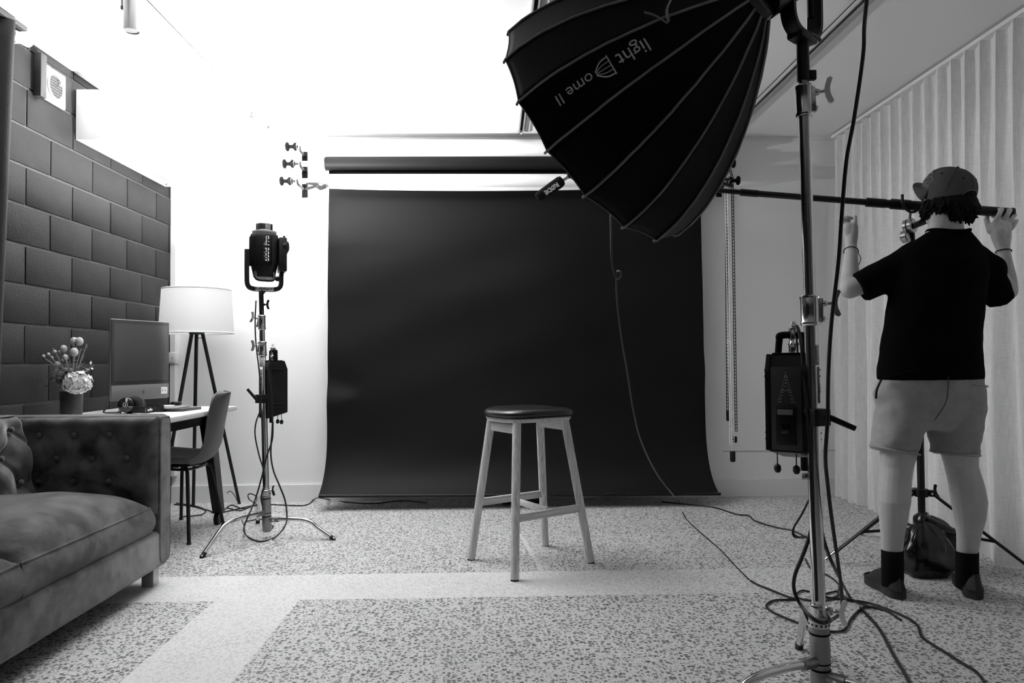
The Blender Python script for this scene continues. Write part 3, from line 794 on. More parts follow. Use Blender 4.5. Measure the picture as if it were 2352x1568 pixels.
for k in range(86):
    z = 1 - 2 * (k + .5) / 86; r = math.sqrt(1 - z * z); a = k * 2.39996
    d = V((r * math.cos(a), r * math.sin(a), z))
    if d.y > .45: continue
    c_ = hc + V((d.x * .062, d.y * .050, d.z * .050)) * rnd.uniform(.82, 1.10)
    u_, v_ = orth(d); mb = MB(); ph = rnd.uniform(0, 6)
    for q in range(4):
        e = u_ * math.cos(ph + q * PI / 2) + v_ * math.sin(ph + q * PI / 2); f_ = d.cross(e)
        s_ = .0145 * rnd.uniform(.75, 1.2)
        mb.add([c_, c_ + e * s_ * .5 + f_ * s_ * .52 + d * .004, c_ + e * s_ * 1.0 + f_ * s_ * .40 + d * .006, c_ + e * s_ * 1.2 + d * .004, c_ + e * s_ * 1.0 - f_ * s_ * .40 + d * .006, c_ + e * s_ * .5 - f_ * s_ * .52 + d * .004, c_ + e * s_ * .6 + d * .001], [[0, 1, 6], [1, 2, 6], [2, 3, 6], [3, 4, 6], [4, 5, 6], [5, 0, 6]])
    mb.build('floret', PETAL, t, 0, solid=.0012, recalc=False)
def bud_flower(x, y, r, lab, dY=0, mt=BUD, double=False):
    p = px_at(x, y, dY)
    t = thing('bud_flower', top, lab, 'flower', 'flowers in the vase')
    MB().tube(spl([top + V((0, 0, -.07)), (top * .6 + p * .4) + V((0, 0, .03)), p], 6), .0026, n=6).build('stem', STEMM, t)
    for dx in ((-.6, .6) if double else (0,)):
        mb = MB(); c_ = p + V((dx * r, 0, r * .6))
        mb.ball(c_, (r * .85, r * .85, r), n=12).build('flower_head', mt, t)
    MB().lathe([(.002, -.010), (r * .5, .0), (r * .7, r * .12)], p, n=10, caps=False).build('sepal', LEAF, t, solid=.001)
    return t
bud_flower(146, 806, .020, 'pale egg-shaped bud left of the tallest flower in the vase')
bud_flower(176, 790, .023, 'tallest pale double flower head in the vase', .02, double=True)
bud_flower(170, 815, .024, 'rounded pale flower just below the tallest double head', -.01)
bud_flower(100, 820, .009, 'small lone bud at far left of the bouquet', -.02)
bud_flower(150, 825, .016, 'small pale flower below the egg-shaped bud', -.03)
def spray(pts, n, lab, mt, size, dY, leafy=False):
    t = thing('flower_spray', top, lab, 'flower', 'flowers in the vase')
    for i, (x, y) in enumerate(pts):
        p = px_at(x, y, dY + .012 * i)
        st = spl([top + V((0, 0, -.07)), (top * .55 + p * .45) + V((0, 0, .015)), p], 7)
        MB().tube(st, .0022, n=5).build('stem', STEMM, t)
        m_ = len(st)
        for k in range(n):
            q = st[int(m_ * (.35 + .63 * k / n))] + V((rnd.uniform(-1, 1), rnd.uniform(-1, 1), rnd.uniform(-.5, 1))) * size * 1.5
            if leafy:
                d = V((rnd.uniform(-1, 1), rnd.uniform(-1, .4), rnd.uniform(-.4, .8))).normalized(); u_, v_ = orth(d)
                MB().add([q, q + d * size * 1.3 + u_ * size * .6, q + d * size * 2.6, q + d * size * 1.3 - u_ * size * .6], [[0, 1, 2, 3]]).build('leaf', mt, t, 0, solid=.001, recalc=False)
            else:
                MB().ball(q, size * rnd.uniform(.7, 1.15), n=8).build('bud', mt, t)
    return t
spray([(112, 812), (122, 800), (128, 830)], 7, 'pale knobbly flower spray on the left of the bouquet', BUD, .011, -.01)
spray([(200, 790), (192, 815), (186, 800)], 7, 'thin dark dried sprig on the right of the bouquet', mat('dry_sprig', .16, .8), .009, .02, True)
spray([(214, 838), (206, 846)], 6, 'pale starry sprig reaching right over the hydrangea', mat('pale_sprig', .6, .7), .010, -.02, True)
spray([(125, 850), (132, 870), (120, 862), (140, 880), (128, 885)], 11, 'dark dense foliage at the lower left of the bouquet', LEAF, .017, -.03, True)
spray([(160, 830), (182, 835), (150, 845)], 8, 'grey-green leafy stems in the middle of the bouquet', mat('mid_leaf', .2, .7), .011, .0, True)

# headphones lying on the desk
hp = at(300, 930, 4.10); hp.z = DZ
t = thing('headphones', hp, 'black studio headphones lying on the desk in front of the computer', 'headphones')
ec = at(291, 928, 4.05); ax = V((.25, -1, .12)).normalized()
ec.z = DZ + .047
cup = MB().lathe([(.006, .030), (.034, .028), (.041, .022), (.043, .004), (.038, -.004)], ec, ax, n=32).build('ear_cup', BLKG, t)
u_, v_ = V((1, .25, 0)).normalized(), V((0, .12, 1)).normalized()
MB().lathe([(.012, .0295), (.013, .0305), (.011, .0305)], ec, ax, n=24, caps=False).build('cup_ring', LGREY, cup)
lettering('cup_mark', 'd', .016, ec + ax * .0305, u_, v_, LGREY, cup)
lettering('cup_print', 'PRO', .010, ec + ax * .0295 + u_ * .026 - v_ * .012, u_, v_, LGREY, cup)
MB().box(ec + ax * .0285 + u_ * .004 + v_ * .026, (.010, .020, .002), basis(u_, v_), .0005).build('gloss_label', LGREY, cup)
MB().lathe([(.038, .002), (.045, -.006), (.046, -.020), (.036, -.026), (.024, -.022)], ec + V((.012, 0, 0)), ax, n=28).build('ear_pad', BLKM, t)
ec2 = ec + V((.022, .06, .002))
MB().lathe([(.034, .016), (.041, .010), (.043, -.006), (.03, -.012)], ec2, -ax, n=28).build('ear_cup', BLK, t)
MB().lathe([(.038, .012), (.045, .018), (.044, .028), (.03, .032)], ec2, ax, n=28).build('ear_pad', DGREY, t)
bp0, bp1 = at(312, 936, 4.03), at(365, 935, 4.12)
band = [V((ec.x + .035, ec.y - .008, DZ + .024)), V((bp0.x + .05, bp0.y - .01, DZ + .021)), V((bp1.x - .02, bp1.y - .03, DZ + .021)), V((bp1.x + .01, bp1.y + .03, DZ + .021)), V((bp1.x - .03, bp1.y + .07, DZ + .021)), V((ec2.x + .05, ec2.y + .03, DZ + .024))]
bs = spl(band, 10); mb = MB()
rings = []
for i, p in enumerate(bs):
    d = (bs[min(i + 1, len(bs) - 1)] - bs[max(i - 1, 0)]).normalized(); nn = d.cross(V((0, 0, 1))).normalized()
    rings.append([p + nn * .004 + V((0, 0, .018)), p + nn * .004 - V((0, 0, .018)), p - nn * .004 - V((0, 0, .018)), p - nn * .004 + V((0, 0, .018))])
hb = mb.loft(rings).build('headband', BLK, t, 30)
i = 17; d = (bs[i + 1] - bs[i - 1]).normalized()
lettering('band_print', 'audio-te', .0215, bs[i] + d.cross(V((0, 0, 1))) * .0047, d, V((0, 0, 1)), PRINT, hb, bold=.0005)
MB().lathe([(.0075, 0), (.0085, .0006), (.0068, .0006)], bs[i - 6] + d.cross(V((0, 0, 1))) * .0045, d.cross(V((0, 0, 1))), n=20, caps=False).build('band_mark', PRINT, hb)

# papers, notebooks and a puck on the desk
def flat(name, c, d, rz, mt, lab, cat, b=.002, z=DZ):
    o = MB().box((c.x, c.y, z + d[2] / 2), d, rotz(rz), b).build(name, mt, None)
    return tag(o, lab, cat), z + d[2]
nb = at(413, 938, 4.28)
o, z1 = flat('notebook', nb, (.15, .21, .016), -.12, mat('dark_cover', .05, .5, var=.5, vscale=25), 'dark patterned notebook at the bottom of the desk pile', 'notebook')
o, z2 = flat('tablet_folder', V((nb.x - .055, nb.y - .01, 0)), (.16, .22, .008), .12, mat('grey_cover', .22, .4), 'thin grey folder lying on top of the dark notebook', 'folder', .002, z1)
o, z3 = flat('sketch_card', V((nb.x - .10, nb.y + .03, 0)), (.10, .14, .004), .3, mat('pale_print_card', .5, .5, var=.6, vscale=30), 'pale printed card on the grey folder', 'card', .001, z2)
q = at(404, 926, 4.40); q.z = z2
tag(MB().lathe([(.028, 0), (.032, .004), (.032, .016), (.028, .021), (.0, .022)], q, n=28).build('puck', BLK, None), 'small round black puck on the folder beside the chair', 'puck')

# ------------------------------------------------------------------ shell chair
SHELL = mat('dark_grey_shell', .055, .5)
ch0 = V((-1.850, 4.34, 0))
t = thing('shell_chair', ch0, 'dark moulded shell chair with black tube legs pushed up to the desk', 'chair')
# faces the wall (-x): side-on profile in local (f, z), f = forward
yawc = PI + .13
fw = V((math.cos(yawc), math.sin(yawc), 0)); sd = V((-fw.y, fw.x, 0))
cur = spl([(.235, .435, 0), (.21, .450, 0), (.10, .440, 0), (-.02, .428, 0), (-.11, .432, 0), (-.165, .470, 0), (-.19, .55, 0), (-.212, .66, 0), (-.235, .76, 0), (-.252, .825, 0), (-.262, .842, 0)], 5)
def shell(a, b):
    i = b * (len(cur) - 1); k = min(int(i), len(cur) - 2); p = cur[k].lerp(cur[k + 1], i - k)
    s_ = 2 * a - 1
    wdt = .225 if b < .45 else .225 + .0 * b
    wdt *= (1 - max(0, (b - .55) / .45) ** 2 * .22) * (1 if b > .06 else .82 + 3 * b)
    if b > .72: wdt *= math.sqrt(max(.02, 1 - ((b - .72) / .28) ** 2.6 * .93))
    lift = .055 * abs(s_) ** 2.4 * (1 if b < .5 else max(.2, 1 - (b - .5) * 1.2)); 
    cup_ = .050 * abs(s_) ** 2.2 * (max(0, b - .35) / .65) ** .8
    return ch0 + sd * (s_ * wdt) + fw * (p.x + cup_) + V((0, 0, p.y + lift * (1 if b < .55 else .35)))
MB().grid(30, 51, shell).build('seat_shell', SHELL, t, 80, solid=.006, recalc=False)
fA, fB, fC = fl(434, 1250), fl(513, 1206), fl(416, 1193)
fD = fA + fC - fB
hubz = .405
for (f_, s_), foot in zip(((-.13, -1), (-.13, 1), (.13, 1), (.13, -1)), sorted((fA, fB, fC, fD), key=lambda p: 0)):
    pass
leg_tops = []
for foot in (fA, fB, fC, fD):
    d = V((foot.x, foot.y, 0)) - ch0; d.z = 0
    tp = ch0 + d * .55 + V((0, 0, hubz))
    leg_tops.append(tp)
    knee = ch0 + d * .62 + V((0, 0, hubz - .012))
    lg = MB().tube(spl([ch0 + d * .12 + V((0, 0, hubz + .004)), ch0 + d * .42 + V((0, 0, hubz + .004)), knee, ch0 + d * .70 + V((0, 0, hubz - .06)), V((foot.x, foot.y, .006))], 7), .0105, n=10).build('leg', BLKMET, t)
    MB().cyl((foot.x, foot.y, 0), (foot.x, foot.y, .012), .013, n=12).build('foot_cap', RUB, lg)
MB().tube(spl(leg_tops, 6, True), .008, n=8, closed=True).build('seat_ring', BLKMET, t)
MB().box(ch0 + V((0, 0, .420)), (.10, .10, .018), b=.003).build('mount', BLKMET, t)
# ------------------------------------------------------------------ stool
m, N, L, B = nodes_mat('ash_wood')
tc = N.new('ShaderNodeTexCoord'); obj_c = tc.outputs['Object']
mp = N.new('ShaderNodeMapping'); L.new(obj_c, mp.inputs['Vector']); mp.inputs['Scale'].default_value = (70, 70, 2.5)
g = noise_n(1.6, 5, mp.outputs[0])
rp = N.new('ShaderNodeValToRGB'); rp.color_ramp.elements[0].position = .3; rp.color_ramp.elements[1].position = .7
rp.color_ramp.elements[0].color = (.42, .42, .42, 1); rp.color_ramp.elements[1].color = (.72, .72, .72, 1)
L.new(g.outputs[0], rp.inputs[0]); L.new(rp.outputs[0], B.inputs['Base Color']); B.inputs['Roughness'].default_value = .5
ASH = m
ASH_H = m.copy(); ASH_H.name = 'ash_wood_rail'
for n_ in ASH_H.node_tree.nodes:
    if n_.type == 'MAPPING': n_.inputs['Scale'].default_value = (3, 3, 90)
f1, f2, f3, f4 = fl(1082, 1285), fl(1182, 1333), fl(1252, 1253), fl(1357, 1292)
cs = (f1 + f2 + f3 + f4) / 4
SZ = .742
t = thing('bar_stool', (cs.x, cs.y, 0), 'wooden bar stool with black padded seat standing before the backdrop', 'stool')
tops = []
for k, f_ in enumerate((f1, f2, f4, f3)):
    tp = cs + (f_ - cs) * .60; tp.z = SZ - .028
    if k == 0: tp = at(1128, 963, cs.y + (f_.y - cs.y) * .6)
    if k == 1: tp = at(1187, 968, cs.y + (f_.y - cs.y) * .6)
    if k == 2: tp = at(1297, 962, cs.y + (f_.y - cs.y) * .6)
    if k == 3: tp = at(1240, 968, cs.y + (f_.y - cs.y) * .6)
    tp.z = SZ - .026
    tops.append((tp, f_))
    lg = MB().cyl(tp, f_ + V((0, 0, .006)), .0215, .0205, n=20).build('leg', ASH, t)
    MB().cyl(f_, f_ + V((0, 0, .008)), .0195, n=16).build('foot_pad', RUB, lg)
def on_leg(k, z): tp, f_ = tops[k]; s_ = (tp.z - z) / (tp.z - f_.z); return tp.lerp(f_, s_)
def bar(a, b, h, w_, nm, par=None):
    d = (b - a); u_ = d.normalized(); v_ = V((0, 0, 1)); R = basis(u_, v_)
    return MB().box((a + b) / 2, (d.length - .02, h, w_), R, .004).build(nm, ASH_H, par or t)
zr = .285
bar(on_leg(0, zr + .01), on_leg(3, zr + .01), .038, .020, 'stretcher')
bar(on_leg(1, zr - .01), on_leg(2, zr - .01), .038, .020, 'stretcher')
bar(on_leg(0, zr).lerp(on_leg(3, zr), .5), on_leg(1, zr).lerp(on_leg(2, zr), .5), .030, .022, 'stretcher')
bar(on_leg(0, SZ - .055), on_leg(1, SZ - .055), .045, .018, 'apron')
bar(on_leg(2, SZ - .055), on_leg(3, SZ - .055), .045, .018, 'apron')
# saddle-shaped rounded seat
ang = math.atan2((f2 - f1).y, (f2 - f1).x)
e1 = V((math.cos(ang), math.sin(ang), 0)); e2 = V((-e1.y, e1.x, 0))
cseat = cs + V((at(1213, 950, cs.y).x - cs.x, 0, 0))
def seat_ring(r, z, dip, n=56, px=.30):
    out = []
    for k in range(n):
        a = 2 * PI * k / n; c_, s_ = math.cos(a), math.sin(a); q = .62
        x = math.copysign(abs(c_) ** q, c_) * r; y = math.copysign(abs(s_) ** q, s_) * r
        h = (x / .24) ** 2 * .006 - (y / .24) ** 2 * .004
        out.append(cseat + e1 * x + e2 * y + V((0, 0, z + dip + h)))
    return out
MB().loft([seat_ring(.172, SZ - .026, 0), seat_ring(.186, SZ - .024, 0), seat_ring(.192, SZ - .010, 0), seat_ring(.192, SZ - .004, 0), seat_ring(.186, SZ - .003, 0)]).build('seat_board', ASH, t, 50)
LEATHER = mat('black_leather', .010, .28, bump=.08, bscale=140)
MB().loft([seat_ring(.184, SZ - .003, 0), seat_ring(.198, SZ + .004, 0), seat_ring(.202, SZ + .016, 0), seat_ring(.196, SZ + .029, 0), seat_ring(.172, SZ + .039, 0), seat_ring(.12, SZ + .043, -.001), seat_ring(.05, SZ + .043, -.003), seat_ring(.002, SZ + .043, -.003)]).build('cushion', LEATHER, t, 70)
MB().tube(seat_ring(.193, SZ - .0045, 0), .003, n=6, closed=True).build('piping', DGREY, t)

# ------------------------------------------------------------------ stands
def wing_knob(p, d, up, s=1.0, name='wing_knob', par=None, mt=CHROME):
    d = V(d).normalized(); up = V(up); up = (up - d * up.dot(d)).normalized(); sd_ = d.cross(up)
    mb = MB(); mb.cyl(p, p + d * .030 * s, .006 * s, n=10)
    mb.ball(p + d * .006 * s, .011 * s, n=10)
    o = [(-.040, .010), (-.034, .016), (-.014, .008), (.0, .006), (.014, .008), (.034, .016), (.040, .010), (.036, .0), (.016, -.006), (.0, -.010), (-.016, -.006), (-.036, .0)]
    mb.prism([(a * s, b * s) for a, b in o], p + d * .036 * s - sd_ * .006 * s, up, d, sd_ * .012 * s)
    return mb.build(name, mt, par, 35)
def collar(p, axis, r, h, kd, par, s=1.0, kup=(0, 0, 1)):
    ax = V(axis).normalized()
    cb = MB().lathe([(r * .9, -h / 2), (r, -h / 2 + .004), (r, -h / 2 + .010), (r * .94, -h / 2 + .013), (r * .94, h / 2 - .013), (r, h / 2 - .010), (r, h / 2 - .003), (r * .9, h / 2)], p, ax, n=28).build('collar', CHROME, par)
    kd = V(kd).normalized()
    MB().box(p + kd * r * 1.0, (.014 * s, .020 * s, h * .8), basis(kd, ax.cross(kd)), .003).build('lug', CHROME, cb)
    MB().ball(p + kd * (r + .006) - ax * h * .28, .009 * s, n=10).build('rivet', CHROME, cb)
    wing_knob(p + kd * (r + .004) + ax * h * .22, kd, kup, s, 'wing_knob', cb)
    return cb
def cstand(name, label, base, top, feet, hub_z, rad, segs, knobs, group='chrome light stands'):
    """base, top: the leaning column; feet: three floor points; segs: [(fraction, radius)] risers; knobs: [(frac, r, h, dir, scale)]"""
    t = thing(name, (base.x, base.y, 0), label, 'light stand', group)
    ax = (top - base); Lh = ax.length; d = ax.normalized()
    P = lambda z: base + d * ((z - base.z) / d.z)
    prev = base.z
    for i, (z1, r) in enumerate(segs):
        MB().cyl(P(prev - (.05 if i else 0)), P(z1), r, n=28).build('column' if i == 0 else 'riser', CHROME if i < 3 else BLKMET, t); prev = z1
    # cast hub with leg sockets
    h = hub_z
    MB().lathe([(rad * 1.15, -.105), (rad * 1.35, -.10), (rad * 1.42, -.06), (rad * 1.42, -.02), (rad * 1.30, -.012), (rad * 1.42, 0), (rad * 1.42, .05), (rad * 1.30, .085), (rad * 1.38, .10), (rad * 1.38, .135), (rad * 1.1, .14)], P(h), d, n=28).build('hub', STEEL, t)
    for zz in (-.016, .004, .088): MB().lathe([(rad * 1.36, zz - .003), (rad * 1.43, zz - .002), (rad * 1.43, zz + .002), (rad * 1.36, zz + .003)], P(h), d, n=28, caps=False).build('gap_ring', BLKM, t)
    rg = MB().lathe([(rad * 1.42, .108), (rad * 1.44, .112), (rad * 1.44, .122), (rad * 1.42, .126)], P(h), d, n=28, caps=False).build('marking_ring', WPLAST, t)
    for k in range(14):
        a = 2 * PI * k / 14
        MB().box(P(h + .117) + V((math.cos(a), math.sin(a), 0)) * rad * 1.445, (.0016, .006, .006), rotz(a)).build('tick', DPRINT, rg, 0)
    for i, f_ in enumerate(feet):
        zl = h + (.055, .008, -.034)[i]; c_ = P(zl); dd = V((f_.x - c_.x, f_.y - c_.y, 0)); L_ = dd.length; dd.normalize()
        up = V((0, 0, 1))
        pts = [c_ + dd * .03, c_ + dd * L_ * .30 + up * .006, c_ + dd * L_ * .54 + up * .004, c_ + dd * L_ * .66 - up * .008, c_ + dd * L_ * .74 - up * .034]
        ft = V((f_.x, f_.y, .004)); pts += [pts[-1].lerp(ft, .5), ft]
        lg = MB().tube(spl(pts, 7), rad * .62, n=14).build('leg', CHROME, t)
        MB().cyl(ft - V((0, 0, .004)), ft + (pts[-2] - ft).normalized() * .028, rad * .70, n=14).build('foot_cap', RUB, lg)
        sk = MB().tube([c_ + dd * .012, c_ + dd * .075 + up * .002], rad * .85, n=14).build('leg_socket', STEEL, t)
        MB().cyl(c_ + dd * .05 + dd.cross(up) * rad * .7, c_ + dd * .05 + dd.cross(up) * rad * .95, .006, n=8).build('bolt', CHROME, sk)
    for (z, r, hh, kd, s_) in knobs: collar(P(z), d, r, hh, kd, t, s_)
    return t, P, d

# far stand, left of the backdrop
FA, FB, FC = fl(463, 1281), fl(768, 1240), fl(592, 1201)
bs0 = V((-1.332, 4.25, .06)); tp0 = V((LAMP_HEAD.x + .004, 4.25, 1.44))
t_l, PL, dl = cstand('light_stand', 'chrome light stand left of the backdrop carrying the upturned lamp', bs0, tp0, [FC, FA, FB], .140, .0185,
    [(1.10, .0175), (1.255, .0155), (1.33, .0135), (1.44, .0135)],
    [(1.10, .0235, .085, (-.7, -.7, 0), .8), (1.255, .022, .085, (-.75, -.6, .2), .8), (.262, .0215, .05, (.9, -.4, .05), .75)])
wing_knob(PL(1.36) + V((.012, 0, 0)), (1, -.2, 0), (0, 0, 1), .7, 'tilt_lock', t_l, BLK)

# lamp head pointing straight up
hx = PL(1.44); HB = V((hx.x + .018, 4.25, 1.44))
t = thing('lamp_head', (HB.x, HB.y, 1.44), 'black cylindrical studio lamp pointing up on the far stand', 'studio lamp', 'studio lamp heads')
yk = V((.92, .38, 0)).normalized(); yn = V((yk.y, -yk.x, 0))
zy = 1.452
w2 = .094
upts = [HB + yk * -w2 + V((0, 0, .24)), HB + yk * -w2 + V((0, 0, .10)), HB + yk * (-w2 + .004) + V((0, 0, .035)), HB + yk * (-w2 + .03) + V((0, 0, .014)), HB + yk * 0 + V((0, 0, .012)), HB + yk * (w2 - .03) + V((0, 0, .014)), HB + yk * (w2 - .004) + V((0, 0, .035)), HB + yk * w2 + V((0, 0, .10)), HB + yk * (w2 + .01) + V((0, 0, .20)), HB + yk * (w2 + .03) + V((0, 0, .25))]
us = spl(upts, 6); rings = []
for i, p in enumerate(us):
    d = (us[min(i + 1, len(us) - 1)] - us[max(i - 1, 0)]).normalized(); nn = d.cross(yn).normalized()
    rings.append([p + yn * a + nn * b for a, b in ((.022, .008), (.012, .015), (-.012, .015), (-.022, .008), (-.022, -.010), (.022, -.010))])
yoke = MB().loft(rings).build('yoke', BLK, t, 30)
MB().box(HB + yn * .021 + V((0, 0, .010)), (.10, .022, .002), basis(yk, V((0, 0, 1)))).build('tape', TAPE, yoke, 0)
lettering('tape_print', 'LIKEMINDS', .017, HB + yn * .0225 + V((0, 0, .010)), yk, V((0, 0, 1)), DPRINT, yoke, .0003, .0004)
MB().cyl(hx - V((0, 0, .01)), HB + V((0, 0, .012)), .017).build('spigot', BLK, t)
bc = HB + V((0, 0, .075))
H_ = .262
body = MB().lathe([(.040, 0), (.060, .004), (.070, .05), (.078, .09), (.080, H_ - .02), (.076, H_ - .006), (.066, H_)], bc, n=40).build('housing', BLK, t)
for k in range(14):
    a = math.radians(-165 + 9.5 * k); dv = V((math.cos(a), math.sin(a), 0))
    MB().box(bc + dv * .079 + V((0, 0, .155)), (.010, .0045, .17), rotz(a), .0015).build('fin', BLKM, body)
# rear handle frame under the body
MB().tube(spl([bc + yk * -.045 + yn * .03 + V((0, 0, .05)), bc + yk * -.048 + yn * .05 + V((0, 0, -.005)), bc + yn * .058 + V((0, 0, -.016)), bc + yk * .048 + yn * .05 + V((0, 0, -.008)), bc + yk * .045 + yn * .03 + V((0, 0, .05))], 6), .010, n=8).build('handle', BLK, t)
MB().lathe([(.066, 0), (.069, .004), (.069, .014), (.050, .018)], bc + V((0, 0, H_)), n=36).build('mount_ring', mat('pale_ring', .55, .35, .5), t)
MB().lathe([(.046, .014), (.048, .018), (.048, .056), (.045, .056), (.045, .02)], bc + V((0, 0, H_)), n=36, caps=False).build('reflector_collar', CHROME, t, solid=.001)
MB().lathe([(.030, .0), (.030, .012), (.020, .024), (.004, .028)], bc + V((0, 0, H_ + .012)), n=20).build('led_dome', mat('led_dome', .7, .4, emit=8), t)
lp = bc + yk * .0 ; 
aa = math.radians(-62); dv = V((math.cos(aa), math.sin(aa), 0)); tv = V((-dv.y, dv.x, 0))
lettering('model_print', '600d Pro', .040, bc + dv * .0802 + V((0, 0, .165)), V((0, 0, 1)), -tv, PRINT, body, .0006, .0006)
sb = bc + yk * .088 + V((0, 0, .14))
MB().box(sb + yk * .012, (.045, .12, .20), basis(yk, -yn), .006).build('driver_case', BLK, t)
kb = bc + yk * .118 + yn * .03 + V((0, 0, .19))
MB().lathe([(.012, -.03), (.030, -.024), (.036, -.010), (.036, .006), (.028, .014), (.0, .014)], kb, (yk + yn * .4), n=24).build('tilt_knob', BLK, t)
MB().tube([kb + V((0, 0, .0)), kb + yk * -.012 + yn * .02 + V((0, 0, .06))], .007, n=8).build('tilt_lever', BLK, t)
MB().ball(bc + yk * .075 + V((0, 0, .0)), (.017, .017, .015), n=12).build('cable_plug', BLK, t)

# control boxes clamped to the stands
def control_box(name, label, c, fwd, w_, dpt, h, post, clampz, handle_dir, front_print, group, lever, mt=BLK):
    """c: bottom centre, fwd: direction of the front face"""
    fwd = V(fwd).normalized(); sd_ = V((-fwd.y, fwd.x, 0)); R = basis(sd_, fwd)
    t = thing(name, c, label, 'control box', group)
    up = V((0, 0, 1))
    prof = [(-dpt / 2, .0), (dpt / 2, .03), (dpt / 2, h - .05), (dpt / 2 - .018, h), (-dpt / 2 + .018, h), (-dpt / 2, h - .05)]
    body = MB().prism(prof, c - sd_ * (w_ / 2 - .012), fwd, up, sd_ * (w_ - .024)).build('case', mt, t, 0)
    for s_ in (-1, 1):
        pr = [(a * 1.05, b + .004) for a, b in prof]
        MB().prism(pr, c + sd_ * (s_ * (w_ / 2 - .006)) - sd_ * .006, fwd, up, sd_ * .012).build('end_frame', mt, t, 0)
    # rib rows on top
    for k in range(8):
        MB().box(c + up * (h + .004) + fwd * (-dpt / 2 + .025 + (dpt - .05) * k / 7), (w_ - .03, .006, .008), R, .001).build('top_rib', BLKM, body)
    # strap handle
    hd = [c + sd_ * -(w_ / 2 - .02) + up * (h - .005), c + sd_ * -(w_ / 2 - .025) + up * (h + .045), c + sd_ * -(w_ / 4) + up * (h + .062), c + sd_ * (w_ / 4) + up * (h + .060), c + sd_ * (w_ / 2 - .025) + up * (h + .045), c + sd_ * (w_ / 2 - .02) + up * (h - .005)]
    hs = spl(hd, 8); hm = MB()
    hm.tube(hs, .009, n=8)
    for k in range(2, len(hs) - 2): hm.ball(hs[k], .0115, n=8)
    hm.build('strap_handle', BLKM, t, 60)
    # latches
    for s_ in (-1, 1):
        for zz in (.20, .26, .80, .86):
            MB().box(c + sd_ * (s_ * (w_ / 2 + .004)) + up * h * zz, (.018, dpt * .5, .006), R, .001).build('latch', mt, t)
    # front plate with dotted letter mark and battery plate
    fp = MB().box(c + fwd * (dpt / 2 + .001) + up * (h * .5), (w_ * .72, .003, h * .78), R, .001).build('front_plate', DGREY, t)
    if front_print:
        pts = []
        for k in range(13): pts += [(-.030 + .030 * k / 12, -.055 + .11 * k / 12), (.030 - .030 * k / 12, -.055 + .11 * k / 12)]
        for k in range(5): pts += [(-.016 + .008 * k, -.012)]
        for k in range(9): pts += [(-.022 + .026 * k / 8, -.055 + .095 * k / 8), (.022 - .026 * k / 8, -.055 + .095 * k / 8)]
        mb = MB()
        for a, b in pts: mb.box(c + fwd * (dpt / 2 + .0029) + sd_ * (a * .75 * -1) + up * (h * .70 + b * .8), (.0024, .001, .0024), R)
        mb.build('dotted_mark', LGREY, fp, 0)
        bpz = h * .34
        bpk = MB().box(c + fwd * (dpt / 2 + .008) + up * bpz, (w_ * .46, .014, h * .36), R, .003).build('battery_plate', BLK, t)
        MB().box(c + fwd * (dpt / 2 + .016) + up * (bpz + h * .13), (w_ * .36, .006, h * .05), R, .002).build('battery_catch', MGREY, bpk)
        MB().box(c + fwd * (dpt / 2 + .016) + up * (bpz - h * .02), (w_ * .20, .004, h * .10), R, .002).build('battery_contact', BLKG, bpk)
    # rubber caps dangling below
    for a in (-.30, .15):
        q = c + sd_ * (w_ * a) + fwd * (dpt * .3)
        cp = MB().tube([q + up * .03, q + V((0, 0, -.012))], .002, n=6).build('cap_tether', RUB, t)
        MB().lathe([(.003, 0), (.010, -.006), (.011, -.018), (.007, -.026), (.0, -.028)], q - V((0, 0, .010)), n=12).build('rubber_cap', RUB, cp)
    # connectors
    pl_ = c + sd_ * (w_ * .05) * handle_dir + fwd * .0 + up * h
    cn = MB().lathe([(.016, 0), (.017, .004), (.015, .008), (.015, .03), (.017, .034), (.013, .040), (.012, .070), (.014, .074), (.014, .084), (.006, .090)], pl_, n=20).build('plug', CHROME, t)
    MB().lathe([(.009, .088), (.007, .10), (.006, .104)], pl_, n=10).build('plug_sleeve', TAPE, cn)
    MB().cyl(c + sd_ * (w_ * .25) + up * .01, c + sd_ * (w_ * .25) + up * -.030, .011, n=14).build('socket', BLK, t)
    # clamp to the post
    pc = post(clampz); cc_ = V((c.x, c.y, clampz)); dv_ = (pc - cc_); dv_.z = 0; Ld = dv_.length; dv_.normalize(); Rc = basis(dv_, V((-dv_.y, dv_.x, 0)))
    cb = MB().box(cc_ + dv_ * (Ld * .5 + dpt * .10), (max(.02, Ld - .01), .045, .05), Rc, .003).build('clamp', BLK, t)
    MB().box(pc + dv_ * .008, (.062, .060, .050), Rc, .003).build('clamp_jaw', BLK, cb)
    lv = V(lever).normalized(); sdl = V((1, 0, 0)) if lv.x > 0 else V((-1, 0, 0))
    MB().tube([pc + sdl * .02 - V((0, .02, 0)), pc + sdl * .034 - V((0, .035, 0)), pc + sdl * .034 - V((0, .035, 0)) + lv * .075], [.010, .009, .008], n=10).build('clamp_lever', BLK, cb)
    return t
cbx = at(627, 962, 4.315)
control_box('control_box', 'black control box clamped to the far stand below the upturned lamp', V((cbx.x, 4.32, cbx.z + .006)), (.75, .66, 0), .115, .12, .335, PL, at(612, 915, 4.25).z, 1, False, 'control boxes on the stands', (-.55, -.25, .75))
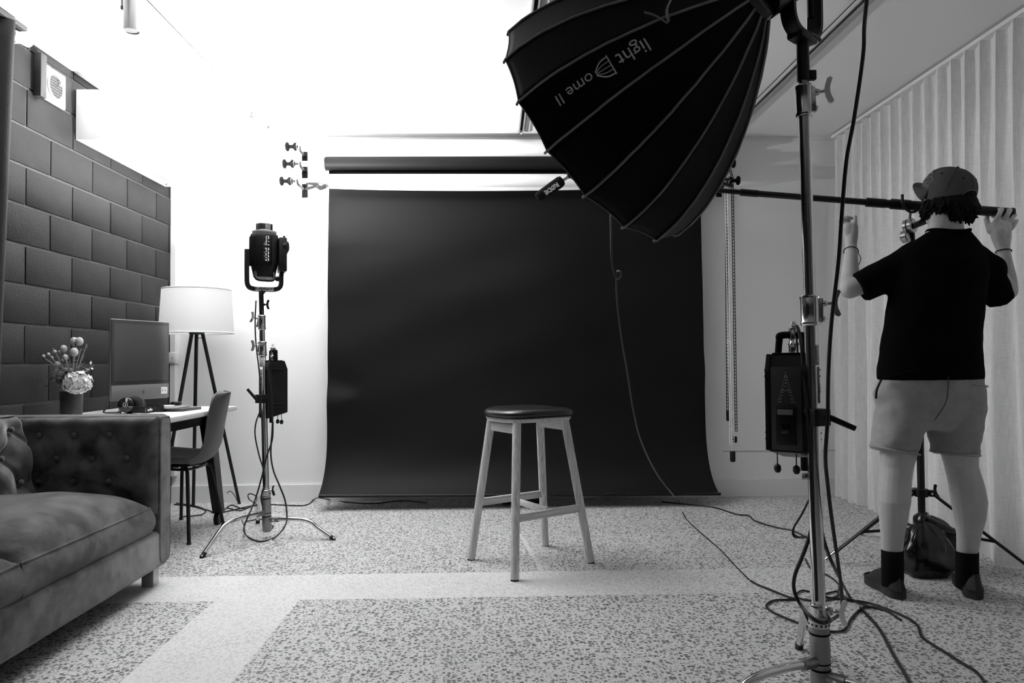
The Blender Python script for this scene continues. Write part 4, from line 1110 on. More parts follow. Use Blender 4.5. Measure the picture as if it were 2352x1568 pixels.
# tapes on the far stand
tz0, tz1 = at(610, 896, 4.23).z, at(610, 842, 4.23).z
tp_ = thing('stand_tape', PL(tz0) + V((0, -.018, 0)), 'white printed tape running up the far chrome stand', 'tape label')
c_ = PL((tz0 + tz1) / 2); ty = c_ + V((-.004, -.0178, 0))
def arc_tape(P, z0, z1, r, a0, a1, nm, mt, par):
    mb = MB(); return mb.grid(8, 4, lambda a, b: P(z0 + (z1 - z0) * b) + V((math.sin(a0 + (a1 - a0) * a), -math.cos(a0 + (a1 - a0) * a), 0)) * r).build(nm, mt, par, 60, solid=.0006, recalc=False)
arc_tape(PL, tz0, tz1, .0184, -.85, .25, 'strip', TAPE, tp_)
arc_tape(PL, tz1 + .002, tz1 + .055, .0186, -1.2, 1.1, 'wrap', mat('mottled_tape', .5, .6, var=.7, vscale=60), tp_)
aa = -.3
lettering('tape_print', 'LIKEMINDS', .0215, c_ + V((math.sin(aa), -math.cos(aa), 0)) * .0192, V((0, 0, 1)), V((-math.cos(aa), -math.sin(aa), 0)), DPRINT, tp_, .0003, .0004)

# near stand, right foreground
bR = at(1884, 1520, 2.12); topR = at(1845, 160, 2.12)
bR = V((bR.x, 2.12, .06)) if False else bR
axr = (topR - bR).normalized(); bR = bR + axr * ((.05 - bR.z) / axr.z)
FR = [V((1.065, 2.53, 0)), V((bR.x - .40, 2.12 - .19, 0)), V((bR.x + .27, 2.12 - .33, 0))]
zk = lambda y: at(1870, y, 2.12).z
t_r, PR, dr = cstand('light_stand', 'chrome light stand in the right foreground carrying the softbox', bR, topR, FR, .122, .0205,
    [(zk(715), .0195), (zk(232), .0165), (zk(180), .0145), (zk(172), .0145)],
    [(zk(713), .0285, .090, (1, -.35, 0), 1.0), (zk(232), .0255, .095, (1, -.35, .05), 1.0), (zk(1408), .0245, .055, (1, -.45, -.05), .95)])
# lamp and softbox on it
YKC = at(1843, 92, 2.12)
n_sb = V((math.cos(-.443) * math.cos(2.375), math.cos(-.443) * math.sin(2.375), math.sin(-.443)))
sc_ = 1.06
C_sb = CAM + (V((.352, 2.278, 1.759)) - CAM) * sc_; R_sb = .415 * sc_; D_sb = .562 * sc_
A_sb = C_sb - n_sb * D_sb
t = thing('lamp_head', YKC, 'black lamp and yoke at top right behind the softbox', 'studio lamp', 'studio lamp heads')
yk2 = V((.77, .64, 0)).normalized(); yn2 = V((yk2.y, -yk2.x, 0))
def ypt(a, z): return YKC + yk2 * a + V((0, 0, z))
upts = [ypt(-.085, .24), ypt(-.085, .10), ypt(-.078, .045), ypt(-.05, .018), ypt(0, .012), ypt(.05, .018), ypt(.078, .045), ypt(.085, .10), ypt(.085, .24)]
us = spl(upts, 6); rings = []
for i, p in enumerate(us):
    d = (us[min(i + 1, len(us) - 1)] - us[max(i - 1, 0)]).normalized(); nn = d.cross(yn2).normalized()
    rings.append([p + yn2 * a + nn * b for a, b in ((.022, .007), (.010, .010), (-.010, .010), (-.022, .007), (-.022, -.007), (.022, -.007))])
yo = MB().loft(rings).build('yoke', BLK, t, 30)
for s_ in (-.012, 0, .012): MB().tube([p + yn2 * s_ * .9 for p in us[6:-6]], .0035, n=6).build('yoke_rib', BLKM, yo)
MB().box(ypt(.0, .004), (.10, .05, .022), basis(yk2, yn2), .006).build('yoke_base', BLK, t)
MB().box(ypt(.04, .010) + yn2 * .024, (.060, .016, .002), basis(yk2, V((0, 0, 1)))).build('tape', mat('grey_tape', .16, .6), yo, 0)
lettering('tape_print', 'LIKEMINDS', .011, ypt(.04, .010) + yn2 * .0255, yk2, V((0, 0, 1)), DPRINT, yo, .0003, .0003)
MB().cyl(PR(zk(186)), YKC + V((0, 0, .006)), .0185, .0175, n=20).build('spigot', BLK, t)
MB().box(PR(zk(175)) + V((.024, -.006, 0)), (.022, .018, .030), b=.004).build('spigot_lock', BLK, t)
bcn = ypt(0, .23)
bax = (A_sb - bcn).normalized()
MB().lathe([(.05, -.10), (.07, -.09), (.08, -.05), (.08, .06), (.072, (A_sb - bcn).length - .02)], bcn, bax, n=32).build('housing', BLK, t)
MB().tube([ypt(.055, .30), ypt(.055, .085)], .010, n=10).build('lever', BLK, t)
# softbox: gores between sprung ribs
t = thing('softbox', C_sb - V((0, 0, R_sb)), 'large black dome softbox with grey ribs hanging over the scene', 'softbox')
us_ = n_sb.cross(V((0, 0, 1))).normalized(); vs_ = n_sb.cross(us_)
R0 = .072
def prof_sb(s_): return R0 + (R_sb - R0) * (1 - (1 - s_) ** 1.75) ** .92
NR = 16
def sbp(s_, a, sag=0.0, out=0.0):
    r = prof_sb(s_) + out - sag
    return A_sb + n_sb * (D_sb * s_) + (us_ * math.cos(a) + vs_ * math.sin(a)) * r
SBF = mat('softbox_fabric', .002, .55, spec=.10, bump=.10, bscale=28)
SEAM = mat('softbox_piping', .16, .6)
LIN = mat('silver_lining', .55, .45)
for k in range(NR):
    a0 = 1.117 + k * PI / 8; a1 = a0 + PI / 8
    def gore(x, y, off=0.0):
        s_ = y; a = a0 + (a1 - a0) * x
        q = 4 * x * (1 - x)
        rim = .005 * q * max(0, (y - .85) / .15) ** 2                # scalloped front edge
        p = sbp(min(1, s_), a, sag=(.008 * prof_sb(s_) / R_sb + .003) * q + off)
        return p - n_sb * rim
    g_ = MB().grid(9, 22, gore).build('panel', SBF, t, 70, solid=.002, recalc=False)
    sm = [sbp(i / 21, a0, out=.002) for i in range(22)]
    wob = random.Random(k)
    sm = [p + vs_ * wob.uniform(-.0012, .0012) for p in sm] + [sbp(1, a0, out=.001) + n_sb * .012 - (us_ * math.cos(a0) + vs_ * math.sin(a0)) * .004]
    MB().tube(sm, .0042, n=6).build('rib', SEAM, t)
    ed = [gore(i / 8, 1.0) for i in range(9)]
    MB().tube(ed, .0028, n=5).build('rim_piping', mat('rim_binding', .05, .6), t)
MB().grid(33, 14, lambda x, y: sbp(y, x * 2 * PI, sag=.032)).build('inner_lining', LIN, t, 70, recalc=False)
MB().grid(33, 4, lambda x, y: C_sb - n_sb * .10 + (us_ * math.cos(x * 2 * PI) + vs_ * math.sin(x * 2 * PI)) * (R_sb * .93 * max(y, .001))).build('diffuser', mat('diffuser_cloth', .7, .8), t, 70, recalc=False)
MB().lathe([(.050, -.03), (.066, -.02), (.070, .0), (.066, .02), (.06, .03)], A_sb, n_sb, n=32).build('speed_ring', mat('speed_ring_metal', .06, .3, .8), t)
# printed name along one panel
kp = 4
amid = 1.117 + (kp + .5) * PI / 8
def pframe(s_, x=.5):
    a = 1.117 + (kp + x) * PI / 8
    q = 4 * x * (1 - x); g = lambda ss, aa, qq: sbp(ss, aa, sag=(.008 * prof_sb(ss) / R_sb + .003) * qq)
    p = g(s_, a, q); du = (g(s_ + .03, a, q) - g(s_ - .03, a, q)).normalized()
    da = (g(s_, a + .04, q) - g(s_, a - .04, q)).normalized(); nn = du.cross(da).normalized()
    if nn.dot(p - (A_sb + n_sb * D_sb * s_)) < 0: nn = -nn
    return p, du, da, nn
PRG = mat('grey_softbox_print', .55, .6)
p, du, da, nn = pframe(.46, .56)
vv = nn.cross(du)
lettering('name_print', 'light', .058, p + nn * .006, du, vv, PRG, t, .0006, 0)
p, du, da, nn = pframe(.74, .56); vv = nn.cross(du)
lettering('name_print', 'ome II', .048, p + nn * .008, du, vv, PRG, t, .0006, 0)
p, du, da, nn = pframe(.585, .56); vv = nn.cross(du)
mb = MB()
hs_ = .050
for k in range(5):
    b0 = -hs_ * .55 + hs_ * 1.1 * k / 4
    mb.tube(spl([p + nn * .006 - du * hs_ * .35 + vv * b0, p + nn * .006 + du * hs_ * .15 + vv * (b0 * .86), p + nn * .007 + du * hs_ * .62 + vv * (b0 * .18)], 5), .0014 if 0 < k < 4 else .0022, n=5)
mb.tube([p + nn * .006 - du * hs_ * .35 - vv * hs_ * .62, p + nn * .006 - du * hs_ * .35 + vv * hs_ * .62], .002, n=5)
mb.build('dome_emblem', PRG, t)
# loose straps on the panel
p, du, da, nn = pframe(.22, .35); vv = nn.cross(du)
MB().tube(spl([at(1545, -8, p.y - .02), at(1532, 22, p.y - .03), at(1536, 50, p.y - .03)], 5), .006, n=6, flat=.35).build('strap', mat('grey_webbing', .22, .7), t)
MB().tube(spl([at(1480, 28, p.y - .02), at(1505, 36, p.y - .03), at(1534, 54, p.y - .03)], 5), .006, n=6, flat=.35).build('strap', mat('grey_webbing', .22, .7), t)

cbx = at(1832, 1060, 2.16)
control_box('control_box', 'black control box with dotted letter mark clamped to the near stand', V((cbx.x + .005, 2.20, cbx.z)), (-.62, -.78, 0), .125, .13, .322, PR, at(1865, 957, 2.12).z, 1, True, 'control boxes on the stands', (.85, -.2, -.40))
# tag and tapes of the near stand
o = MB().box(at(1850, 1093, 2.10), (.026, .003, .020), rotz(.2), .001).build('cable_tag', TAPE, None)
tag(o, 'small white printed tag on the cable under the near control box', 'tag')
lettering('tag_print', 'LIK', .014, at(1850, 1093, 2.10) + V((0, -.002, 0)), V((1, .2, 0)), V((0, 0, 1)), DPRINT, o, .0003, .0004)
tp_ = thing('stand_tape', PR(zk(900)) + V((0, -.02, 0)), 'worn pale tape wrapped on the near chrome stand', 'tape label')
arc_tape(PR, zk(838), zk(792), .0208, .2, 1.5, 'wrap', mat('mottled_tape', .5, .6), tp_)
arc_tape(PR, zk(925), zk(842), .0205, .45, 1.3, 'strip', mat('grey_strip', .16, .6), tp_)
lettering('tape_print', 'SOT', .016, PR(zk(890)) + V((math.sin(.9), -math.cos(.9), 0)) * .0215, V((0, 0, 1)), V((-math.cos(.9), -math.sin(.9), 0)), DPRINT, tp_, .0003, .0004)
# ------------------------------------------------------------------ boom stand behind the person
BS = V((at(2116, 1130, 3.42).x, 3.42, 0))
t = thing('boom_stand', BS, 'black tripod light stand behind the person holding up the boom pole', 'tripod stand')
zh = at(2116, 1131, 3.42).z
gp = at(2094, 522, 3.38)
MB().cyl(BS + V((0, 0, .16)), BS + V((0, 0, 1.10)), .0165, n=20).build('column', BLKMET, t)
MB().cyl(BS + V((0, 0, 1.05)), V((gp.x, gp.y, gp.z - .02)), .0125, n=16).build('riser', BLKMET, t)
MB().lathe([(.022, -.02), (.026, -.016), (.026, .016), (.022, .02)], BS + V((0, 0, 1.08)), n=20).build('collar', BLK, t)
hb = MB().lathe([(.022, -.02), (.030, -.018), (.030, .018), (.022, .02)], BS + V((0, 0, zh)), n=20).build('hub', BLK, t)
wing_knob(BS + V((.03, -.01, zh + .005)), (1, -.3, .2), (0, 0, 1), .8, 'lock_knob', hb, BLK)
TF = [fl(1897, 1291), at(2400, 1345, 3.20), V((BS.x + .06, 4.12, .01))]
TF[0].z = .012; TF[1].z = .02
for i, f_ in enumerate(TF):
    d = (f_ - BS); d.z = 0; d.normalize()
    tp = BS + d * .045 + V((0, 0, zh))
    lg = MB().tube([tp, tp.lerp(f_, .86)], .0125, n=10, flat=.6).build('leg', BLKMET, t)
    MB().tube([tp.lerp(f_, .85), f_], .011, n=10).build('leg_tip', CHROME if i == 0 else BLKMET, lg)
    MB().box(tp, (.03, .03, .03), basis(d, V((-d.y, d.x, 0))), .004).build('hinge', BLK, lg)
    MB().cyl(tp - d.cross(V((0, 0, 1))) * .017, tp + d.cross(V((0, 0, 1))) * .017, .006, n=10).build('bolt', CHROME, lg)
    MB().tube([tp.lerp(f_, .58), BS + d * .02 + V((0, 0, .20))], .007, n=8).build('brace', BLKMET, t)
MB().lathe([(.020, -.015), (.026, 0), (.020, .015)], BS + V((0, 0, .20)), n=16).build('brace_hub', BLK, t)
# grip head and fork under the pole
GR = mat('grip_metal', .40, .3, 1.0)
g1 = V((gp.x - .03, gp.y, gp.z)); ga = V((.9, -.35, .25)).normalized()
gh = MB().lathe([(.030, -.022), (.036, -.018), (.036, -.004), (.028, -.002), (.028, .002), (.036, .004), (.036, .018), (.030, .022)], g1 + V((.02, 0, .005)), V((.5, -.8, .1)), n=24).build('grip_head', GR, t)
MB().lathe([(.026, -.016), (.030, -.012), (.030, .012), (.026, .016)], g1 + V((.0, 0, -.045)), V((.5, -.8, .1)), n=24).build('grip_head', GR, t)
MB().tube([g1 + V((.02, -.03, .0)), g1 + V((.10, -.05, .035))], [.014, .017], n=12).build('grip_handle', DGREY, gh)
BOOM_Y = 3.355
BE0, BE1 = at(2326, 489, 3.27), at(1330, 413, 3.62)
def boom_y(x): X0 = atx(x, 450, 1).y; k = (BE1.y - BE0.y) / (BE1.x - BE0.x); r_ = ray(x, 450); return (BE0.y - k * BE0.x) / (1 - k * r_.x / r_.y)
fk = at(2091, 488, BOOM_Y)
MB().cyl(g1 + V((.02, 0, .02)), V((fk.x, fk.y, fk.z)), .006, n=10).build('fork_stem', STEEL, t)
bz = at(2091, 470, BOOM_Y).z
MB().tube(spl([V((fk.x - .055, BOOM_Y - .03, bz + .035)), V((fk.x - .05, BOOM_Y - .03, bz - .012)), V((fk.x, BOOM_Y - .01, fk.z)), V((fk.x + .05, BOOM_Y, bz - .018)), V((fk.x + .062, BOOM_Y, bz + .0))], 7), .0065, n=8).build('fork', BLK, t)
MB().tube([V((fk.x - .055, BOOM_Y - .03, bz + .0)), V((fk.x - .055, BOOM_Y - .03, bz + .042))], .007, n=8).build('fork_pin', BLK, t)

# boom pole with its microphone
bp = lambda x, y: at(x, y, boom_y(x))
t = thing('boom_pole', bp(1900, 455), 'long black telescopic boom pole held level by the person', 'boom pole')
segs = [((2326, 489), (2046, 468), .0225), ((2060, 469.5), (1990, 464.2), .0195), ((2000, 465), (1700, 441.5), .0150), ((1712, 442), (1330, 413), .0120)]
for (a, b, r) in segs:
    pa, pb = bp(*a), bp(*b)
    sg = MB().cyl(pa, pb, r, n=20).build('section', BLKMET, t)
    MB().cyl(pb, pb + (pa - pb).normalized() * .085, r + .0022, n=20).build('locking_collar', BLK, sg)
MB().cyl(bp(2327, 489), bp(2322, 488.6), .024, n=20).build('end_cap', RUB, t)
m0, m1 = at(1232, 452, BOOM_Y), at(1291, 409, BOOM_Y)
MY = 3.62
m0 = at(1233, 455, MY); m1 = at(1293, 413, MY)
t = thing('microphone', m0, 'shotgun microphone in black foam windshield beneath the softbox rim', 'microphone')
d = (m1 - m0); Lm = d.length; d.normalize()
FOAM = mat('black_foam', .014, .95, spec=.1, bump=.6, bscale=420)
foam = MB().lathe([(.004, 0), (.018, .002), (.0235, .010), (.026, .03), (.0285, Lm * .6), (.0290, Lm - .018), (.024, Lm - .004), (.012, Lm)], m0, d, n=30).build('foam_windshield', FOAM, t)
MB().cyl(m0 + d * (Lm - .004), m0 + d * (Lm + .075), .0105, n=20).build('mic_body', CHROME, t)
MB().lathe([(.014, 0), (.014, .008), (.011, .010), (.014, .014), (.014, .020)], m0 + d * (Lm + .030), d, n=16).build('shock_ring', BLK, t)
lt_n = V((-.12, -1, -.2)); 
txt_u = -d
lettering('foam_print', 'R\u00d8DE', .031, m0 + d * (Lm * .50) + V((.0, -.0285, 0)) + V((.006, -.0008, -.004)), txt_u, V((d.z, 0, -d.x)), PRINT, foam, .0012, .0012)
q0 = m0 + d * (Lm + .040); q1 = at(1326, 414, MY)
sh = MB().tube([q0, q1], .006, n=8).build('shock_mount', BLK, t)
for k in range(4): MB().box(q0.lerp(q1, .2 + .24 * k), (.012, .016, .020), b=.003).build('mount_clip', CHROME if k % 2 else DGREY, sh)

# sandbag on the stand
BAGM = mat('glossy_bag', .008, .22, bump=.25, bscale=18)
bc_ = fl(2128, 1300); bc_.y = 3.50
t = thing('sandbag', (bc_.x, bc_.y, 0), 'glossy black sandbag slumped at the foot of the boom stand', 'sandbag')
def bagfn(cx, cy, wx, wy, h, lean, seed):
    r_ = random.Random(seed)
    def f(a, b):
        th = 2 * PI * a; z = h * b
        k = (1 - b ** 2.2) ** .55 if b < 1 else 0
        k = max(k, .10) * (1 - .15 * (1 - min(1, b / .12)) )
        rad = 1 + .07 * math.sin(3 * th + seed + 2 * b) + .05 * math.sin(5 * th - 9 * b + seed) + .11 * b * b * math.sin(11 * th + 3 * b) + .03 * math.sin(16 * b + 2 * th)
        q = .75; c_, s_ = math.cos(th), math.sin(th)
        return V((cx + wx * k * rad * math.copysign(abs(c_) ** q, c_) + lean * b * b, cy + wy * k * rad * math.copysign(abs(s_) ** q, s_), z + .004))
    return f
MB().grid(48, 26, bagfn(at(2128, 1300, 3.36).x, 3.36, .125, .085, .245, -.01, 1), wrap=True).build('bag_lobe', BAGM, t, 80)
MB().grid(48, 26, bagfn(at(2168, 1290, 3.50).x, 3.52, .12, .085, .235, -.05, 4), wrap=True).build('bag_lobe', BAGM, t, 80)
nk = at(2112, 1195, 3.40); bc_.y = 3.38
MB().tube(spl([bc_ + V((.0, -.0, .18)), nk + V((-.01, -.02, -.02)), nk + V((.0, -.01, .025)), nk + V((.035, .02, -.01)), bc_ + V((.09, .08, .16))], 7), [.05 - .0011 * i if i < 14 else .035 + .0009 * (i - 14) for i in range(29)], n=10, flat=.5).build('bag_neck', BAGM, t, 80)

# ------------------------------------------------------------------ the person (seen from behind)
SKIN = mat('skin', .52, .55, spec=.35, bump=.05, bscale=120, var=.10, vscale=9)
HAIR = mat('dark_hair', .005, .7, spec=.12, bump=.9, bscale=60, stretch=(3, 3, 1))
SHIRT = mat('black_tshirt', .003, .95, spec=.05, bump=.10, bscale=14)
SHORT = mat('grey_shorts', .32, .85, spec=.2, bump=.12, bscale=22, var=.08, vscale=30)
CAPM = mat('grey_cap', .075, .85, spec=.2, bump=.15, bscale=160)
SOCK = mat('black_sock', .006, .9, spec=.1)
SHOE = mat('black_shoe', .010, .6); SOLE = mat('black_sole', .016, .55)
PY = 3.05
pp = lambda x, y, dy=0.0: at(x, y, PY + dy)
t = thing('person', (1.86, 3.02, 0), 'person in black t-shirt, grey shorts and backwards-tilted cap holding the boom pole, seen from behind', 'person')
body = MB()
u0 = V((1, 0, 0)); v0 = V((0, 1, 0))
def limb(mb, rows, n=20):
    """rows: (px, py, dY, half width in px, depth radius)"""
    mb.loft([mb.ring(pp(x, y, dy), u0, v0, (pp(x + hw, y, dy) - pp(x, y, dy)).length, dr, n) for (x, y, dy, hw, dr) in rows])
# legs
limb(body, [(2072, 960, .0, 44, .080), (2066, 1030, .0, 40, .072), (2060, 1070, .005, 36, .060), (2055, 1110, -.004, 35, .062), (2053, 1150, -.012, 35.5, .064), (2052, 1190, -.008, 30, .054), (2050, 1230, .0, 25, .042), (2049, 1265, .006, 22.5, .038), (2050, 1300, .014, 17, .030)])
limb(body, [(2196, 960, .0, 44, .080), (2202, 1030, .0, 40, .072), (2208, 1070, .005, 35, .060), (2219, 1110, -.004, 37, .062), (2226, 1150, -.012, 38, .064), (2228, 1190, -.008, 33, .054), (2225, 1230, .0, 25, .042), (2222, 1265, .006, 22.5, .038), (2221, 1300, .014, 17, .030)])
# pelvis and trunk core
limb(body, [(2134, 960, .02, 60, .070), (2136, 930, .02, 100, .095), (2138, 850, .03, 105, .10), (2144, 740, .03, 95, .10), (2150, 640, .03, 98, .105), (2160, 580, .03, 80, .085), (2170, 545, .02, 45, .06), (2172, 515, .01, 37, .058), (2174, 480, .0, 36, .058)])
# head
hc = pp(2178, 452, .03)
fdir = V((-.342, .940, 0))
Rh = M.Rotation(math.radians(20), 3, 'Z')
body.ball(hc, (.074, .094, .112), Rh, n=24)
body.ball(hc + fdir * .045 + V((0, 0, -.050)), (.052, .058, .058), Rh, n=16)                   # jaw
body.chain([hc + fdir * .090 + V((0, 0, .005)), hc + fdir * .108 + V((0, 0, -.018))], [.010, .014], 10)   # nose
body.ball(hc + fdir * .082 + V((0, 0, -.055)), (.024, .014, .010), Rh, n=10)                   # mouth
body.ball(hc + fdir * .090 + V((0, 0, -.092)), (.020, .016, .016), Rh, n=10)                   # chin
sdir = V((.940, .342, 0))
for s_ in (-1, 1): body.ball(hc + sdir * (.077 * s_) + fdir * -.006 + V((0, 0, -.022)), (.010, .022, .032), Rh, n=12)   # ears
for s_ in (-1, 1): body.ball(hc + sdir * (.030 * s_) + fdir * .078 + V((0, 0, .012)), (.022, .012, .010), Rh, n=10)     # brows
# left arm (image left), forearm raised
sh = pp(2085, 605, .04); el = pp(1952, 664, .10); wr = pp(1955, 566, .24)
body.chain([sh, sh.lerp(el, .5), el], [.058, .050, .042], 16)
body.chain([el, el.lerp(wr, .25), el.lerp(wr, .6), wr], [.041, .040, .033, .0245], 16)
def px3(x, y, Y): return at(x, y, Y)
HY = wr.y + .01
body.chain([wr, px3(1953, 545, HY + .01), px3(1949, 525, HY + .015)], [.024, .028, .030], 14)
body.chain([wr, px3(1958, 540, HY + .0), px3(1960, 522, HY + .0)], [.023, .025, .022], 14)
body.chain([px3(1946, 530, HY + .025), px3(1940, 516, HY + .03)], [.028, .020], 14)
fr = .0085
body.chain([px3(1959, 528, HY - .004), px3(1964, 513, HY + .0), px3(1964.5, 498, HY + .012)], [.014, .0105, .0088], 10)           # thumb
body.chain([px3(1940, 518, HY + .02), px3(1934, 504, HY + .03), px3(1945, 499, HY + .055), px3(1957, 501, HY + .062)], [.011, .0095, .0088, .008], 10)   # index
body.chain([px3(1938, 520, HY + .04), px3(1929, 508, HY + .055), px3(1938, 503, HY + .08), px3(1951, 507, HY + .085)], [.011, .0095, .0088, .008], 10)
body.chain([px3(1940, 523, HY + .055), px3(1931, 514, HY + .075), px3(1940, 510, HY + .098), px3(1952, 514, HY + .10)], [.0105, .009, .0085, .0075], 10)
body.chain([px3(1943, 527, HY + .065), px3(1936, 521, HY + .085), px3(1944, 518, HY + .105), px3(1953, 521, HY + .108)], [.0095, .008, .0075, .007], 10)
# right arm, hand on the pole end
GYB = boom_y(2305)
sh2 = pp(2256, 612, .04); el2 = pp(2315, 668, .09); wr2 = at(2304, 570, GYB - .09)
body.chain([sh2, sh2.lerp(el2, .5), el2], [.058, .050, .040], 16)
body.chain([el2, el2.lerp(wr2, .3), el2.lerp(wr2, .7), wr2], [.040, .039, .030, .0265], 16)
GY = GYB - .045
body.chain([wr2, px3(2294, 545, GY - .03), px3(2284, 522, GY - .012)], [.027, .030, .024], 14)
body.chain([wr2, px3(2306, 545, GY - .03), px3(2310, 520, GY - .015)], [.027, .030, .024], 14)
body.chain([px3(2296, 535, GY - .03), px3(2296, 518, GY - .014)], [.032, .026], 14)
kn = [((2285, 512), (2294, 494), (2301, 480), 0), ((2304, 509), (2314, 493), (2320, 482), 0), ((2315, 514), (2325, 503), (2331, 493), .018), ((2322, 526), (2330, 516), (2335, 507), .026)]
for i, (a, b, c, dy) in enumerate(kn):
    A, B_, C_ = px3(*a, GY - .012 + dy), px3(*b, GY - .016 + dy), px3(*c, GY + .012 + dy)
    tipp = V((C_.x + .004, GYB + .028, C_.z + .002)); tip2 = V((C_.x + .006, GYB + .034, C_.z - .022))
    r = (.0110, .0108, .0100, .0090)[i]
    body.chain([A, B_, C_, tipp, tip2], [r * 1.15, r, r * .95, r * .85, r * .75], 10)
body.chain([px3(2276, 530, GY - .01), px3(2270, 517, GY + .005), px3(2266, 504, GYB + .030), px3(2268, 494, GYB + .040)], [.017, .013, .0115, .0095], 10)   # thumb beneath and behind the pole
bo = body.build('body', SKIN, t, 0, recalc=False)
remesh(bo, .0036, 4, .5)

# T-shirt
sm = MB()
limb(sm, [(2136, 872, .02, 117, .135), (2136, 860, .02, 117, .138), (2137, 800, .02, 113, .130), (2144, 740, .02, 108, .128), (2152, 680, .02, 106, .132), (2158, 625, .02, 106, .132), (2160, 585, .02, 100, .112), (2164, 560, .02, 84, .090), (2176, 542, .015, 56, .072), (2180, 531, .012, 46, .066)], 32)
sm.chain([pp(2100, 590, .03), sh], [.070, .074], 20)
hs1 = pp(1974, 662, .085)
sm.cyl(sh, hs1, .074, .070, n=24)
sm.chain([pp(2238, 595, .03), sh2, pp(2270, 622, .05)], [.066, .070, .072], 20)
sm.cyl(sh2, pp(2300, 690, .08), .072, .058, n=24)
so = sm.build('t_shirt', SHIRT, t, 0, recalc=False)
remesh(so, .0085, 6, .5)
hemp = [pp(x, y, dy) for x, y, dy in ((2018, 868, -.02), (2050, 866, -.09), (2100, 852, -.118), (2142, 845, -.122), (2200, 856, -.112), (2240, 870, -.07), (2256, 880, -.01))]
MB().tube(spl(hemp, 5), .007, n=8).build('shirt_hem', SHIRT, t)
# neckline rib
ncr = pp(2178, 533, .012)
MB().tube([ncr + V((.086 * math.cos(a) * .98, .070 * math.sin(a), .008 * math.cos(2 * a))) for a in [2 * PI * k / 32 for k in range(32)]], .008, n=8, closed=True).build('neckband', SHIRT, t)

# shorts
sm = MB()
def tubeleg(mb, rows, n=28): limb(mb, rows, n)
limb(sm, [(2134, 985, .02, 60, .10), (2134, 950, .02, 116, .128), (2134, 905, .02, 121, .134), (2138, 865, .02, 114, .128), (2140, 846, .02, 110, .122)], 32)
tubeleg(sm, [(2055, 1033, .01, 51, .092), (2057, 1015, .01, 51, .096), (2064, 985, .012, 54, .104), (2074, 940, .015, 58, .112), (2085, 890, .02, 60, .115)])
tubeleg(sm, [(2193, 1040, .01, 49, .092), (2193, 1020, .01, 50, .096), (2194, 985, .012, 56, .104), (2194, 940, .015, 60, .112), (2190, 890, .02, 62, .115)])
sho = sm.build('shorts', SHORT, t, 0, recalc=False)
remesh(sho, .0075, 5, .5)
tx_ = bpy.data.textures.new('cloth_folds', 'CLOUDS'); tx_.noise_scale = .075; tx_.noise_depth = 1
for o_, s_ in ((sho, .016), (so, .010)):
    md = o_.modifiers.new('folds', 'DISPLACE'); md.texture = tx_; md.strength = s_; md.mid_level = .5; md.texture_coords = 'LOCAL'
for (x, y, hw, dr, dz) in ((2055, 1033, 51, .092, 9), (2193, 1040, 49, .092, 3)):
    rr = []
    for k in range(40):
        a = 2 * PI * k / 40; p = pp(x + hw * math.cos(a), y + dz * math.cos(a), .01); rr.append(V((p.x, p.y + dr * math.sin(a), p.z)))
    MB().tube(rr, .0045, n=6, closed=True).build('shorts_hem', SHORT, sho)
# back pocket flap and side pocket
MB().tube(spl([pp(2228, 880, -.085), pp(2240, 883, -.09), pp(2252, 884, -.06), pp(2266, 887, -.03)], 5), [.006 + .0002 * k for k in range(16)], n=8, flat=.5).build('pocket_flap', SHORT, sho)
MB().tube(spl([pp(2178, 850, -.108), pp(2178, 890, -.122), pp(2172, 925, -.122), pp(2150, 960, -.10), pp(2132, 984, -.07)], 6), .0022, n=5).build('centre_seam', mat('seam_dark', .07, .8), sho)
MB().box(pp(2243, 928, -.085), (.028, .004, .018), rotz(.5), .001).build('woven_label', BLKM, sho)
MB().tube(spl([pp(2026, 868, -.04), pp(2014, 895, -.05), pp(2012, 915, -.045)], 5), .006, n=6, flat=.4).build('side_pocket', BLKM, sho)

